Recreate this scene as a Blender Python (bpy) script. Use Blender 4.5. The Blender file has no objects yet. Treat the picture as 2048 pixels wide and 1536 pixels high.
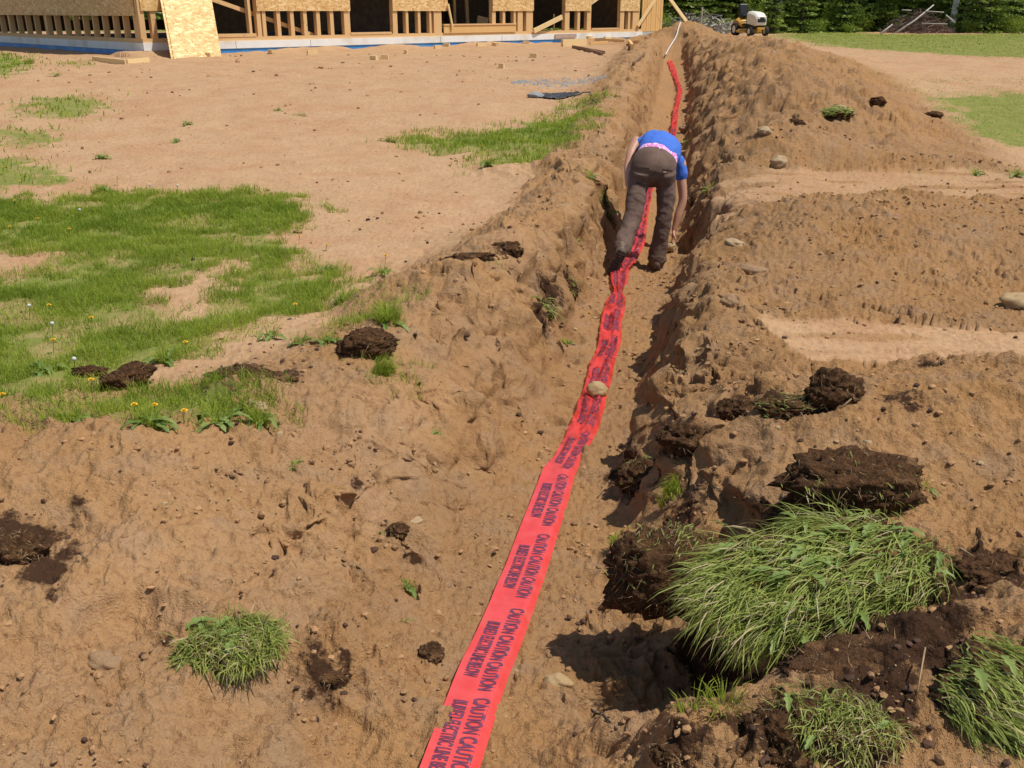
import bpy, bmesh, math, random
import numpy as np
from mathutils import Vector, Matrix
R = math.radians
random.seed(7)
RNG = np.random.default_rng(11)
SC = bpy.context.scene
COL = SC.collection

# ------------------------------------------------------------------ camera, world, sun, exposure
CAM_H, PITCH, FPX = 1.6, R(21.44), 1900.0          # eye height, downward pitch, focal length in photo pixels
cd = bpy.data.cameras.new('camera'); cam = bpy.data.objects.new('camera', cd); COL.objects.link(cam)
cd.sensor_width = 36.0; cd.lens = 36.0 * FPX / 2048.0; cd.clip_start = 0.05; cd.clip_end = 2000.0
cam.location = (0, 0, CAM_H); cam.rotation_euler = (R(90) - PITCH, 0, 0)
SC.camera = cam
SUN_DIR = Vector((1.0, -0.24, 0)).normalized() * math.cos(R(64)) + Vector((0, 0, math.sin(R(64))))
W = bpy.data.worlds.new('World'); SC.world = W; W.use_nodes = True
wn = W.node_tree; bg = wn.nodes['Background']
sky = wn.nodes.new('ShaderNodeTexSky'); sky.sky_type = 'NISHITA'; sky.sun_disc = False
sky.sun_elevation = R(64); sky.sun_rotation = math.atan2(SUN_DIR.x, SUN_DIR.y)
wn.links.new(sky.outputs[0], bg.inputs[0]); bg.inputs[1].default_value = 0.105
sl = bpy.data.lights.new('sun', 'SUN'); sun = bpy.data.objects.new('sun', sl); COL.objects.link(sun)
sl.energy = 4.4; sl.angle = R(0.5); sl.color = (1.0, 0.955, 0.88)
sun.rotation_euler = SUN_DIR.to_track_quat('Z', 'Y').to_euler()
SC.view_settings.view_transform = 'Standard'; SC.view_settings.look = 'None'
SC.view_settings.exposure = 0.0; SC.view_settings.gamma = 1.0

# ------------------------------------------------------------------ helpers
def tag(o, label=None, cat=None, group=None, kind=None):
    if label: o['label'] = label
    if cat: o['category'] = cat
    if group: o['group'] = group
    if kind: o['kind'] = kind
    return o
def link(o, parent=None):
    COL.objects.link(o)
    if parent is not None: o.parent = parent
    return o
def empty(name, loc=(0, 0, 0), rz=0.0):
    o = bpy.data.objects.new(name, None); o.location = loc; o.rotation_euler = (0, 0, rz); o.empty_display_size = 0.1
    return link(o)
def np_mesh(name, V, F4=None, F3=None, mat=None, smooth=False, attrs=None):
    me = bpy.data.meshes.new(name)
    V = np.asarray(V, dtype=np.float32)
    parts = []; tot = []
    if F4 is not None and len(F4): parts.append(np.asarray(F4, dtype=np.int32).ravel()); tot.append(np.full(len(F4), 4, np.int32))
    if F3 is not None and len(F3): parts.append(np.asarray(F3, dtype=np.int32).ravel()); tot.append(np.full(len(F3), 3, np.int32))
    idx = np.concatenate(parts); tot = np.concatenate(tot); st = np.concatenate([[0], np.cumsum(tot)[:-1]]).astype(np.int32)
    me.vertices.add(len(V)); me.vertices.foreach_set('co', V.ravel())
    me.loops.add(len(idx)); me.loops.foreach_set('vertex_index', idx)
    me.polygons.add(len(tot)); me.polygons.foreach_set('loop_start', st); me.polygons.foreach_set('loop_total', tot)
    me.polygons.foreach_set('use_smooth', np.full(len(tot), smooth, bool))
    if attrs:
        for k, a in attrs.items():
            at = me.attributes.new(k, 'FLOAT', 'POINT'); at.data.foreach_set('value', np.asarray(a, np.float32))
    me.update(calc_edges=True)
    if mat: me.materials.append(mat)
    return me
def np_obj(name, V, F4=None, F3=None, mat=None, parent=None, smooth=False, attrs=None):
    return link(bpy.data.objects.new(name, np_mesh(name, V, F4, F3, mat, smooth, attrs)), parent)
class MB:
    """collects boxes, bars, tubes into one mesh object"""
    def __init__(s): s.v = []; s.f = []
    def add(s, V, F):
        n = len(s.v); s.v += [tuple(p) for p in V]; s.f += [tuple(i + n for i in f) for f in F]; return s
    def box(s, c, d, rot=None):
        c = Vector(c); P = []
        for i in range(8):
            p = Vector(((i & 1) - .5, ((i >> 1) & 1) - .5, ((i >> 2) & 1) - .5)); p = Vector((p.x * d[0], p.y * d[1], p.z * d[2]))
            if rot is not None: p = rot @ p
            P.append(c + p)
        return s.add(P, [(0, 2, 3, 1), (4, 5, 7, 6), (0, 1, 5, 4), (2, 6, 7, 3), (0, 4, 6, 2), (1, 3, 7, 5)])
    def bar(s, a, b_, w, t, up=(0, 0, 1)):
        a = Vector(a); b_ = Vector(b_); d = b_ - a; L = d.length; z = d.normalized(); u = Vector(up)
        x = u.cross(z)
        if x.length < 1e-4: x = Vector((1, 0, 0)).cross(z)
        x.normalize(); y = z.cross(x)
        return s.box((a + b_) / 2, (w, t, L), Matrix((x, y, z)).transposed())
    def tube(s, pts, rad, n=8, cap=True):
        pts = [Vector(p) for p in pts]; m = len(pts)
        if not hasattr(rad, '__len__'): rad = [rad] * m
        V = []; F = []; prev = None
        for i, p in enumerate(pts):
            t = (pts[min(i + 1, m - 1)] - pts[max(i - 1, 0)]).normalized()
            if prev is None:
                prev = t.orthogonal().normalized()
            x = (prev - t * prev.dot(t)).normalized(); prev = x; y = t.cross(x)
            for k in range(n):
                a = 2 * math.pi * k / n; V.append(p + (x * math.cos(a) + y * math.sin(a)) * rad[i])
        for i in range(m - 1):
            for k in range(n):
                F.append((i * n + k, i * n + (k + 1) % n, (i + 1) * n + (k + 1) % n, (i + 1) * n + k))
        if cap: F.append(tuple(range(n))[::-1]); F.append(tuple((m - 1) * n + k for k in range(n)))
        return s.add(V, F)
    def build(s, name, mat, parent=None, smooth=False, bevel=0.0):
        me = bpy.data.meshes.new(name); me.from_pydata([tuple(v) for v in s.v], [], s.f); me.update()
        if smooth: me.polygons.foreach_set('use_smooth', np.full(len(me.polygons), True))
        me.materials.append(mat); o = link(bpy.data.objects.new(name, me), parent)
        if bevel:
            m = o.modifiers.new('bevel', 'BEVEL'); m.width = bevel; m.segments = 2; m.limit_method = 'ANGLE'
        return o
def copy_tree(o, parent=None):
    c = o.copy(); COL.objects.link(c); c.parent = parent
    for ch in o.children: copy_tree(ch, c)
    return c

# ------------------------------------------------------------------ numpy noise
_pr = np.random.default_rng(3)
PERM = _pr.permutation(256).astype(np.int32); PERM = np.concatenate([PERM, PERM, PERM])
_ga = _pr.random(256) * 2 * np.pi
G2 = np.stack([np.cos(_ga), np.sin(_ga)], 1).astype(np.float32)
_g3 = _pr.normal(size=(256, 3)); G3 = (_g3 / np.linalg.norm(_g3, axis=1)[:, None]).astype(np.float32)
RV = _pr.random((256, 4)).astype(np.float32)
def fade(t): return t * t * t * (t * (t * 6 - 15) + 10)
def noise2(x, y):
    x = np.asarray(x, np.float32); y = np.asarray(y, np.float32)
    xi = np.floor(x); yi = np.floor(y); fx = x - xi; fy = y - yi
    xi = xi.astype(np.int32) & 255; yi = yi.astype(np.int32) & 255
    def g(ix, iy, dx, dy):
        h = PERM[PERM[ix & 255] + (iy & 255)]; return G2[h, 0] * dx + G2[h, 1] * dy
    u = fade(fx); v = fade(fy)
    a = g(xi, yi, fx, fy); b_ = g(xi + 1, yi, fx - 1, fy); c = g(xi, yi + 1, fx, fy - 1); d = g(xi + 1, yi + 1, fx - 1, fy - 1)
    return ((a * (1 - u) + b_ * u) * (1 - v) + (c * (1 - u) + d * u) * v) * 1.5
def noise3(P):
    P = np.asarray(P, np.float32); I = np.floor(P); f = P - I; I = I.astype(np.int32) & 255; w = fade(f); r = 0
    for dx in (0, 1):
        for dy in (0, 1):
            for dz in (0, 1):
                h = PERM[PERM[PERM[(I[:, 0] + dx) & 255] + ((I[:, 1] + dy) & 255)] + ((I[:, 2] + dz) & 255)]
                g = G3[h]; d = f - np.array([dx, dy, dz], np.float32)
                k = (w[:, 0] if dx else 1 - w[:, 0]) * (w[:, 1] if dy else 1 - w[:, 1]) * (w[:, 2] if dz else 1 - w[:, 2])
                r = r + k * (g * d).sum(1)
    return r * 1.5
def fbm2(x, y, o=4, lac=2.03, g=.5):
    r = 0; a = 1.0
    for i in range(o):
        r = r + a * noise2(x + 17.3 * i, y - 9.1 * i); a *= g; x = x * lac; y = y * lac
    return r
def fbm3(P, o=4, lac=2.03, g=.5):
    r = 0; a = 1.0
    for i in range(o):
        r = r + a * noise3(P + 13.7 * i); a *= g; P = P * lac
    return r
def domes(x, y, dens=0.6, rmin=.15, rmax=.5):
    """scattered half-buried lumps: height 0..1 in cell units"""
    x = np.asarray(x, np.float32); y = np.asarray(y, np.float32)
    xi = np.floor(x).astype(np.int32); yi = np.floor(y).astype(np.int32); out = np.zeros_like(x)
    for dx in (-1, 0, 1):
        for dy in (-1, 0, 1):
            cx = xi + dx; cy = yi + dy; h = PERM[PERM[cx & 255] + (cy & 255)]; rv = RV[h]
            px = cx + rv[:, 0] if rv.ndim == 2 else cx; py = cy + rv[:, 1]
            rr = rmin + (rmax - rmin) * rv[:, 2] ** 2; on = rv[:, 3] < dens
            d = np.hypot(x - px, y - py); t = 1 - (d / rr) ** 2
            out = np.maximum(out, np.where(on & (t > 0), rr * np.sqrt(np.maximum(t, 0)), 0))
    return out
def sstep(a, b_, t):
    t = np.clip((t - a) / (b_ - a), 0, 1); return t * t * (3 - 2 * t)

# ------------------------------------------------------------------ photo pixel -> place on the ground
_c, _s = math.cos(PITCH), math.sin(PITCH)
def ray(px, py):
    u = (px - 1024.0) / FPX; v = (768.0 - py) / FPX
    return np.array([u, _c + v * _s, -_s + v * _c])
def slope(y): return 0.7 * sstep(6.0, 22.0, np.asarray(y, float))
def plane_at(px, py, dz=0.0):
    d = ray(px, py); z = dz
    for _ in range(25):
        t = (z - CAM_H) / min(d[2], -1e-3); y = d[1] * t; z = .5 * z + .5 * (float(slope(y)) + dz)
    t = (z - CAM_H) / min(d[2], -1e-3)
    return d[0] * t, d[1] * t
def poly_at(pts, dz=0.0): return np.array([plane_at(a, b_, dz) for a, b_ in pts])
def inside(P, x, y):
    r = np.zeros(x.shape, bool); n = len(P)
    for i in range(n):
        x1, y1 = P[i]; x2, y2 = P[(i + 1) % n]
        if y1 == y2: continue
        c = ((y1 > y) != (y2 > y)) & (x < (x2 - x1) * (y - y1) / (y2 - y1) + x1); r ^= c
    return r

# ------------------------------------------------------------------ the lie of the land
OFF = np.array([-6, -4, -3, -2.2, -1.6, -1.2, -.9, -.65, -.48, -.36, -.26, 0, .26, .36, .48, .65, .9, 1.3, 1.8, 2.4, 3.0, 3.5, 4.2, 6.5])
ROWS = [
 (0.0, [4, 6, 6, 5, 4, 0, -6, -12, -18, -22, -25, -28, -27, -25, -20, -12, -4, 2, 6, 6, 5, 3, 2, 0]),
 (1.5, [6, 8, 8, 6, 4, 0, -6, -14, -20, -24, -27, -30, -29, -26, -16, -4, 4, 6, 8, 8, 6, 5, 4, 2]),
 (2.0, [8, 9, 9, 7, 5, 1, -5, -12, -19, -24, -28, -31, -32, -28, -20, -8, 2, 8, 10, 10, 8, 6, 4, 2]),
 (2.3, [8, 10, 9, 7, 5, 1, -5, -12, -19, -24, -28, -31, -34, -37, -40, -40, -14, 2, 8, 10, 10, 8, 5, 2]),
 (2.7, [10, 10, 10, 9, 8, 3, -3, -10, -18, -24, -29, -33, -36, -38, -38, -30, -4, 6, 10, 12, 12, 10, 6, 3]),
 (3.0, [10, 11, 11, 11, 9, 5, -2, -9, -17, -24, -30, -35, -37, -38, -34, -16, 8, 14, 16, 16, 13, 10, 6, 3]),
 (3.4, [8, 10, 11, 12, 11, 8, 0, -8, -17, -24, -31, -37, -38, -36, -18, 4, 14, 17, 20, 18, 14, 12, 8, 4]),
 (3.8, [0, 0, 2, 4, 8, 9, 3, -5, -16, -24, -33, -39, -39, -30, -4, 10, 14, 15, 16, 15, 14, 12, 8, 4]),
 (4.3, [0, 0, 0, 1, 3, 8, 6, -2, -14, -24, -34, -41, -39, -24, 2, 12, 12, 11, 11, 11, 10, 9, 8, 4]),
 (5.0, [0, 0, 0, 0, 0, 9, 15, 8, -6, -22, -36, -44, -42, -26, 2, 14, 12, 9, 8, 8, 8, 8, 7, 5]),
 (5.6, [0, 0, 0, 0, 0, 9, 18, 14, -2, -22, -38, -45, -43, -28, 0, 14, 16, 14, 12, 11, 10, 10, 9, 6]),
 (6.2, [0, 0, 0, 0, 0, 8, 19, 16, 0, -20, -38, -46, -45, -36, -8, 12, 22, 26, 25, 24, 22, 20, 16, 9]),
 (7.0, [0, 0, 0, 0, 0, 4, 17, 18, 3, -20, -42, -49, -47, -44, -22, 6, 22, 29, 29, 27, 24, 22, 17, 9]),
 (8.0, [0, 0, 0, 0, 0, 1, 11, 18, 8, -22, -44, -50, -50, -46, -28, 2, 11, 12, 11, 9, 8, 8, 6, 3]),
 (8.8, [0, 0, 0, 0, 0, 3, 14, 18, 6, -16, -41, -48, -48, -42, -14, 8, 13, 13, 11, 9, 8, 7, 4, 1]),
 (9.8, [0, 0, 0, 0, 0, 4, 17, 18, 8, -10, -34, -43, -40, -24, -2, 18, 32, 44, 38, 26, 12, 4, 0, 0]),
 (12., [0, 0, 0, 0, 0, 5, 19, 19, 10, -8, -28, -38, -34, -16, 4, 20, 40, 64, 58, 40, 20, 6, 0, 0]),
 (16., [0, 0, 0, 0, 0, 6, 19, 21, 12, -6, -26, -36, -32, -14, 6, 22, 42, 62, 62, 40, 20, 6, 0, 0]),
 (20., [0, 0, 0, 0, 0, 6, 17, 19, 12, -6, -26, -36, -32, -14, 6, 22, 32, 38, 34, 22, 10, 3, 0, 0]),
 (24., [0, 0, 0, 0, 0, 4, 16, 20, 14, 0, -26, -36, -32, -10, 6, 18, 26, 30, 24, 14, 6, 2, 0, 0]),
 (26.8, [0, 0, 0, 0, 2, 6, 12, 18, 18, 8, -20, -36, -28, -5, 12, 24, 32, 30, 18, 9, 4, 1, 0, 0]),
 (28.6, [0, 0, 0, 0, 2, 6, 10, 16, 22, 28, 34, 44, 52, 55, 56, 55, 48, 32, 16, 6, 2, 0, 0, 0]),
 (31., [0, 0, 0, 0, 2, 4, 8, 14, 20, 26, 30, 40, 48, 52, 52, 48, 38, 22, 10, 3, 1, 0, 0, 0]),
 (34., [0] * 24), (60., [0] * 24)]
RY = np.array([r[0] for r in ROWS]); RT = np.array([r[1] for r in ROWS], float) / 100.0
TAPE_PX = [(906, 1536), (935, 1453), (974, 1341), (1024, 1220), (1061, 1118), (1095, 1029), (1118, 962), (1156, 895), (1168, 865),
           (1194, 786), (1215, 708), (1230, 630), (1240, 565), (1261, 526), (1273, 503), (1279, 480), (1290, 435), (1299, 389),
           (1322, 340), (1346, 277), (1352, 225), (1360, 187), (1347, 150), (1340, 131)]
_bot = np.interp
def bottom(y): return np.interp(y, RY, RT[:, 11])
TC = []
for a, b_ in TAPE_PX:
    y = plane_at(a, b_, -.45)[1]
    for _ in range(8): x, y = plane_at(a, b_, float(bottom(y)))
    TC.append((x, y))
TC = sorted(TC, key=lambda p: p[1]); TCx = np.array([p[0] for p in TC]); TCy = np.array([p[1] for p in TC])
_k0 = (TCx[2] - TCx[0]) / (TCy[2] - TCy[0])
_fit = np.polyfit(TCy, TCx, 2)
def tape_x(y): return np.where(y < TCy[0], TCx[0] + (y - TCy[0]) * _k0, np.interp(y, TCy, TCx))
def centre(y):
    """trench centre line: a gentle curve close to the tape"""
    y = np.asarray(y, float); yc = np.minimum(y, 30)
    return np.where(y < 1.8, np.polyval(_fit, 1.8) + (y - 1.8) * .12, np.polyval(_fit, yc)) + 0.05 * sstep(6, 8, y) * (1 - sstep(10, 14, y)) + .0
def table(o, y):
    y = np.clip(y, 0, 60); o = np.clip(o, OFF[0], OFF[-1])
    j = np.clip(np.searchsorted(RY, y, side='right') - 1, 0, len(RY) - 2); i = np.clip(np.searchsorted(OFF, o, side='right') - 1, 0, len(OFF) - 2)
    ty = (y - RY[j]) / (RY[j + 1] - RY[j]); ty = ty * ty * (3 - 2 * ty); tx = (o - OFF[i]) / (OFF[i + 1] - OFF[i])
    return (RT[j, i] * (1 - tx) + RT[j, i + 1] * tx) * (1 - ty) + (RT[j + 1, i] * (1 - tx) + RT[j + 1, i + 1] * tx) * ty
# smooth scraped tracks where the digger crossed
TRACKS = [poly_at([(1500, 642), (1560, 652), (1800, 652), (2060, 668), (2300, 680), (2300, 800), (2048, 768), (1900, 737), (1640, 727), (1560, 692)], .09),
          poly_at([(1405, 388), (1420, 440), (1600, 425), (2048, 388), (2300, 380), (2300, 330), (2048, 338), (1700, 350), (1430, 350)], .1)]
# hollows, mounds: (px, py, radius m, height m, stretch across)
DENTS = [(1120, 590, .10, -.10, 1.3), (1075, 640, .09, -.10, 1.5), (1150, 560, .07, -.07, 1), (1110, 700, .05, -.07, .8), (1130, 665, .05, -.05, 1.5), (1010, 690, .05, -.04, 2.2),
         (1480, 545, .10, .05, 1.4), (1275, 955, .10, .05, 1), (1380, 870, .10, .06, 1.3), (1500, 790, .16, -.04, 2), (1300, 830, .05, -.06, 1.3),
         (1600, 800, .12, -.04, 2.4), (1760, 800, .12, -.04, 2.4), (715, 960, .07, -.06, .7), (800, 1060, .05, -.05, .7), (240, 1220, .08, -.08, 1.2),
         (130, 1100, .2, -.05, 1), (60, 1000, .25, .05, 1.6), (300, 960, .3, .05, 1.6), (560, 1000, .22, -.03, 1.6), (400, 1450, .22, .03, 1.6), (700, 1420, .14, -.03, 1.4),
         (600, 1180, .2, .03, 1.4), (1010, 500, .12, .05, 1.3), (850, 620, .16, .05, 1.6), (930, 640, .1, .05, 1), (1100, 350, .15, .10, 1), (1010, 345, .2, .07, 1.3),
         (1590, 245, .12, -.05, 1.6), (1700, 230, .12, .04, 1.4), (1500, 310, .12, -.07, 1.2), (1560, 150, .3, -.06, 2), (1400, 110, .5, -.1, 1.0), (1330, 360, .06, -.04, 1),
         (850, 520, .14, -.04, 2.0), (1430, 1320, .10, -.13, 1.3), (1400, 1480, .16, .07, 1.2), (1800, 1250, .25, .04, 1.6), (1850, 900, .3, .05, 1.8), (1560, 930, .16, -.03, 1.4),
         (1850, 850, .3, .04, 2), (1400, 1490, .08, .05, 1.5), (1200, 450, .10, -.05, .6), (1230, 370, .1, -.05, .8), (1190, 520, .06, -.06, .8), (1180, 300, .14, -.1, .8), (1385, 400, .08, -.08, 1), (1360, 545, .05, -.1, .8), (1330, 640, .05, -.08, .8), (1560, 250, .2, -.10, 1.5), (1480, 300, .2, -.08, 1.4), (1640, 180, .3, -.1, 1.6), (1450, 250, .2, .08, 1), (1440, 200, .3, -.1, 1), (1530, 110, .7, .10, 1.2), (1450, 650, .2, .05, 1), (1900, 1500, .3, .05, 1.5)]
DENTS = [(plane_at(a, b_) + (r, hh, s)) for a, b_, r, hh, s in DENTS]
_mn = [(1172, 918, .075, .06, .55), (884, 1464, .035, .034, 1.0), (1270, 487, .05, .035, 1.4), (1262, 492, .03, .03, 1.6)]
def on_bottom(px, py):
    y = plane_at(px, py, -.35)[1]
    for _ in range(8): x, y = plane_at(px, py, float(bottom(y)))
    return x, y
SPILLS = [(on_bottom(a, b_) + (r, hh, s)) for a, b_, r, hh, s in _mn]   # soil lying over the tape
TREADS = [(plane_at(1560 + 205, 610, .1), plane_at(1985, 632, .1), .19)]
_h0 = np.array(plane_at(290, 112)); _h1 = np.array(plane_at(1283, 80)); _hd = (_h1 - _h0) / np.linalg.norm(_h1 - _h0)
def height(x, y, fine=True, spill=True):
    x = np.asarray(x, float); y = np.asarray(y, float)
    near = 1.0
    o = x - centre(y)
    wx = .10 * fbm2(x * 2.6, y * 2.6, 2) + .05 * noise2(x * 9, y * 9)
    T = table(o + wx * sstep(.15, .45, abs(o)), y + .25 * noise2(x * 1.1 + 5, y * 1.1))
    rough = np.clip(sstep(.01, .09, abs(T)) + sstep(-3.2, -2.6, o) * (1 - sstep(3.4, 3.9, y)) + (1 - sstep(3.0, 3.6, y)) + .8 * sstep(-1.15, -.9, o) * (1 - sstep(.6, .9, o)) * (1 - sstep(28, 32, y)), 0, 1)
    tr = np.zeros_like(x)
    for P in TRACKS:
        q = inside(P, x + .05 * noise2(x * 4, y * 4), y + .04 * noise2(x * 5 + 3, y * 5)); tr = np.maximum(tr, q)
    floor_ = 1 - sstep(.22, .34, abs(o - .03)); floor_ = floor_ * (1 - sstep(24, 27, y))
    amp = rough * (1 - .85 * tr) * (1 - .55 * floor_)
    amp = amp * (.30 + .70 * sstep(-.35, .15, fbm2(x * .75 + 90, y * .75 + 13, 2)))
    amp = amp * (1 - .35 * (1 - sstep(-1.1, -.7, o)) * (1 - sstep(3.4, 3.9, y)))
    h = slope(y) + T
    h = h + amp * (.035 * fbm2(x * 2.2, y * 2.2, 3)) + .018 * fbm2(x * .9, y * .9, 3) + (1 - rough) * (.013 * fbm2(x * 3, y * 5, 3) + .016 * noise2(x * .7 + 3, y * 1.6))
    al = (x - _h0[0]) * _hd[0] + (y - _h0[1]) * _hd[1]; dw = (x - _h0[0]) * _hd[1] - (y - _h0[1]) * _hd[0]
    h = h + .13 * np.clip(.25 + fbm2(x * .55 + 4, y * .55, 3), 0, .8) * np.exp(-(dw / .6) ** 2) * (al > -.5) * (al < 21)
    far = 1 - sstep(34, 45, y)
    big = sstep(.10, .3, T) * sstep(8.5, 10.5, y) * far
    h = h + big * (1 - .5 * sstep(18, 24, y)) * (.10 * fbm2(x * 1.3 + 8, y * 1.3, 3) - .02 + .07 * (.3 - abs(noise2(x * 3.1, y * 3.1))) + .05 * noise2(x * 7, y * 7))
    for dx, dy, r, hh, s in DENTS:
        m = (abs(x - dx) < r * s * 2.6) & (abs(y - dy) < r * 2.6)
        if m.any():
            xx = x[m]; yy = y[m]; rr = ((xx - dx) / (r * s)) ** 2 + ((yy - dy) / r) ** 2
            rr = rr * (1 + .7 * noise2(xx * 12, yy * 12)); h[m] += hh * np.exp(-rr ** 1.4)
    if fine:
        a2 = amp * far
        h = h + a2 * (.007 * (1 - 2 * abs(noise2(x * 6.5 + 3, y * 6.5))))
        wall = sstep(.26, .34, abs(o)) * (1 - sstep(.55, .75, abs(o))) * sstep(3, 4, y)
        h = h + a2 * (.010 * fbm2(x * 14, y * 14, 3) + wall * (.020 * noise2(x * 7, y * 7) + .05 * fbm2(x * 2.6 + 3, y * 2.2, 2)))
        # broken crusts and small scarps with sharp lips
        w1 = noise2(x * 5 + 2, y * 5) * .6; n_a = fbm2(x * 2.7 + w1, y * 3.3 + 7, 3); n_b = fbm2(x * 7 + 31, y * 8 + w1, 3); n_c = fbm2(x * 17 + 5, y * 19, 2)
        ga = sstep(-.3, .25, noise2(x * .8 + 60, y * .8)); gb = sstep(-.2, .3, noise2(x * 1.7 + 11, y * 1.7 + 5))
        fw = 1 - .75 * wall; h = h + a2 * (.028 * ga * sstep(-.04, .04, n_a) * (1 + .6 * n_b) + fw * .015 * gb * sstep(-.05, .06, n_b) + fw * .006 * sstep(-.08, .08, n_c)) - fw * a2 * .03 * gb * sstep(.38, .58, n_b)
        gate = sstep(-.15, .35, noise2(x * 1.3 + 40, y * 1.3))
        h = h + a2 * gate * (.9 * domes(x * 8, y * 8, .22, .06, .26) / 8) + a2 * (.9 * domes(x * 19 + 3, y * 19, .30, .07, .30) / 19)
        h = h + a2 * 1.0 * domes(x * 45, y * 45 + 7, .5, .1, .35) / 45 - a2 * 1.0 * domes(x * 16, y * 16 + 2, .25, .08, .3) / 16
        h = h + far * (.0045 + .005 * rough) * fbm2(x * 30, y * 30, 3) * (1 - .5 * tr)
        # scraped lines along the tracks
        h = h + tr * (.006 * noise2(x * 1.2, y * 22) + .004 * noise2(x * 3 + 4, y * 60))
        hh = np.zeros_like(x)
        for (ax, ay), (bx, by), w in TREADS:
            dx, dy = bx - ax, by - ay; L = math.hypot(dx, dy); dx /= L; dy /= L
            s_ = (x - ax) * dx + (y - ay) * dy; t_ = -(x - ax) * dy + (y - ay) * dx
            m = sstep(-.02, .05, s_) * (1 - sstep(L - .1, L, s_)) * (1 - sstep(w * .42, w * .5, abs(t_)))
            ph = (s_ - 1.2 * t_ ** 2 / w - .35 * t_) / .085
            h = h * (1 - 0) + m * .016 * (sstep(.22, .46, abs((ph % 1.0) - .5)) - .6)
    if spill:
        for dx, dy, r, hh, s in SPILLS:
            rr = ((x - dx) / (r * s)) ** 2 + ((y - dy) / (r * 1.5)) ** 2; h = h + hh * np.exp(-rr)
    return h
def hz(x, y, **k): return float(height(np.array([x]), np.array([y]), **k)[0])
def at(px, py, lift=0.0):
    """where the line of sight through a photo pixel meets the ground"""
    d = ray(px, py); ts = np.concatenate([np.linspace(1.2, 14, 1500), np.linspace(14.02, 90, 2500)]) / np.hypot(d[1], d[0])
    X = d[0] * ts; Y = d[1] * ts; Z = CAM_H + d[2] * ts
    m = Z < height(X, Y, fine=False) + lift
    i = int(np.argmax(m)) if m.any() else len(ts) - 1
    return Vector((X[i], Y[i], float(Z[i]) if m.any() else float(slope(Y[i]))))
# ------------------------------------------------------------------ materials
def nodes_of(name):
    m = bpy.data.materials.new(name); m.use_nodes = True; nt = m.node_tree; return m, nt, nt.nodes['Principled BSDF']
def N(nt, t, **k):
    n = nt.nodes.new(t)
    for a, v in k.items():
        if a.startswith('i_'):
            key = a[2:]; key = int(key) if key.isdigit() else key.replace('_', ' ')
            n.inputs[key].default_value = v
        else: setattr(n, a, v)
    return n
def mixc(nt, fac, a, b_, mode='MIX'):
    n = nt.nodes.new('ShaderNodeMix'); n.data_type = 'RGBA'; n.blend_type = mode
    for s, v in ((0, fac), (6, a), (7, b_)):
        if hasattr(v, 'links') or isinstance(v, bpy.types.NodeSocket): nt.links.new(v, n.inputs[s])
        elif s == 0: n.inputs[0].default_value = v
        else: n.inputs[s].default_value = (*v, 1)
    return n.outputs[2]
def ramp(nt, src, stops):
    n = nt.nodes.new('ShaderNodeValToRGB'); nt.links.new(src, n.inputs[0]); e = n.color_ramp.elements
    while len(e) < len(stops): e.new(.5)
    for i, (p, c) in enumerate(stops):
        e[i].position = p; e[i].color = (c, c, c, 1) if not hasattr(c, '__len__') else (*c, 1)
    return n.outputs[0]
def noise(nt, scale, detail=3, rough=.55, obj=False, vec=None):
    n = N(nt, 'ShaderNodeTexNoise'); n.inputs['Scale'].default_value = scale; n.inputs['Detail'].default_value = detail; n.inputs['Roughness'].default_value = rough
    if vec is None:
        t = nt.nodes.get('tc') or nt.nodes.new('ShaderNodeTexCoord'); t.name = 'tc'; vec = t.outputs['Object']
    nt.links.new(vec, n.inputs['Vector']); return n.outputs[0]
def math_(nt, op, a, b_=None, clamp=False):
    n = nt.nodes.new('ShaderNodeMath'); n.operation = op; n.use_clamp = clamp
    for i, v in enumerate((a, b_)):
        if v is None: continue
        if isinstance(v, bpy.types.NodeSocket): nt.links.new(v, n.inputs[i])
        else: n.inputs[i].default_value = v
    return n.outputs[0]
def attr(nt, name):
    n = nt.nodes.new('ShaderNodeAttribute'); n.attribute_name = name; return n.outputs['Fac']
def bump(nt, bs, h, strength=.4, dist=.01):
    n = nt.nodes.new('ShaderNodeBump'); n.inputs['Strength'].default_value = strength; n.inputs['Distance'].default_value = dist
    nt.links.new(h, n.inputs['Height']); nt.links.new(n.outputs[0], bs.inputs['Normal']); return n
def simple(name, col, rough=.6, metal=0, var=.12, scale=20, bmp=0, spec=.4, wear=None):
    m, nt, bs = nodes_of(name); bs.inputs['Roughness'].default_value = rough; bs.inputs['Metallic'].default_value = metal
    bs.inputs['Specular IOR Level'].default_value = spec
    f = noise(nt, scale, 4); lo = tuple(c * (1 - var) for c in col); hi = tuple(min(1, c * (1 + var)) for c in col)
    c = mixc(nt, ramp(nt, f, [(.3, 0), (.7, 1)]), lo, hi)
    if wear: c = mixc(nt, ramp(nt, noise(nt, scale * .4, 5), [(.5, 0), (.7, 1)]), c, wear)
    nt.links.new(c, bs.inputs['Base Color'])
    if bmp: bump(nt, bs, f, bmp, .01)
    return m

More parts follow.
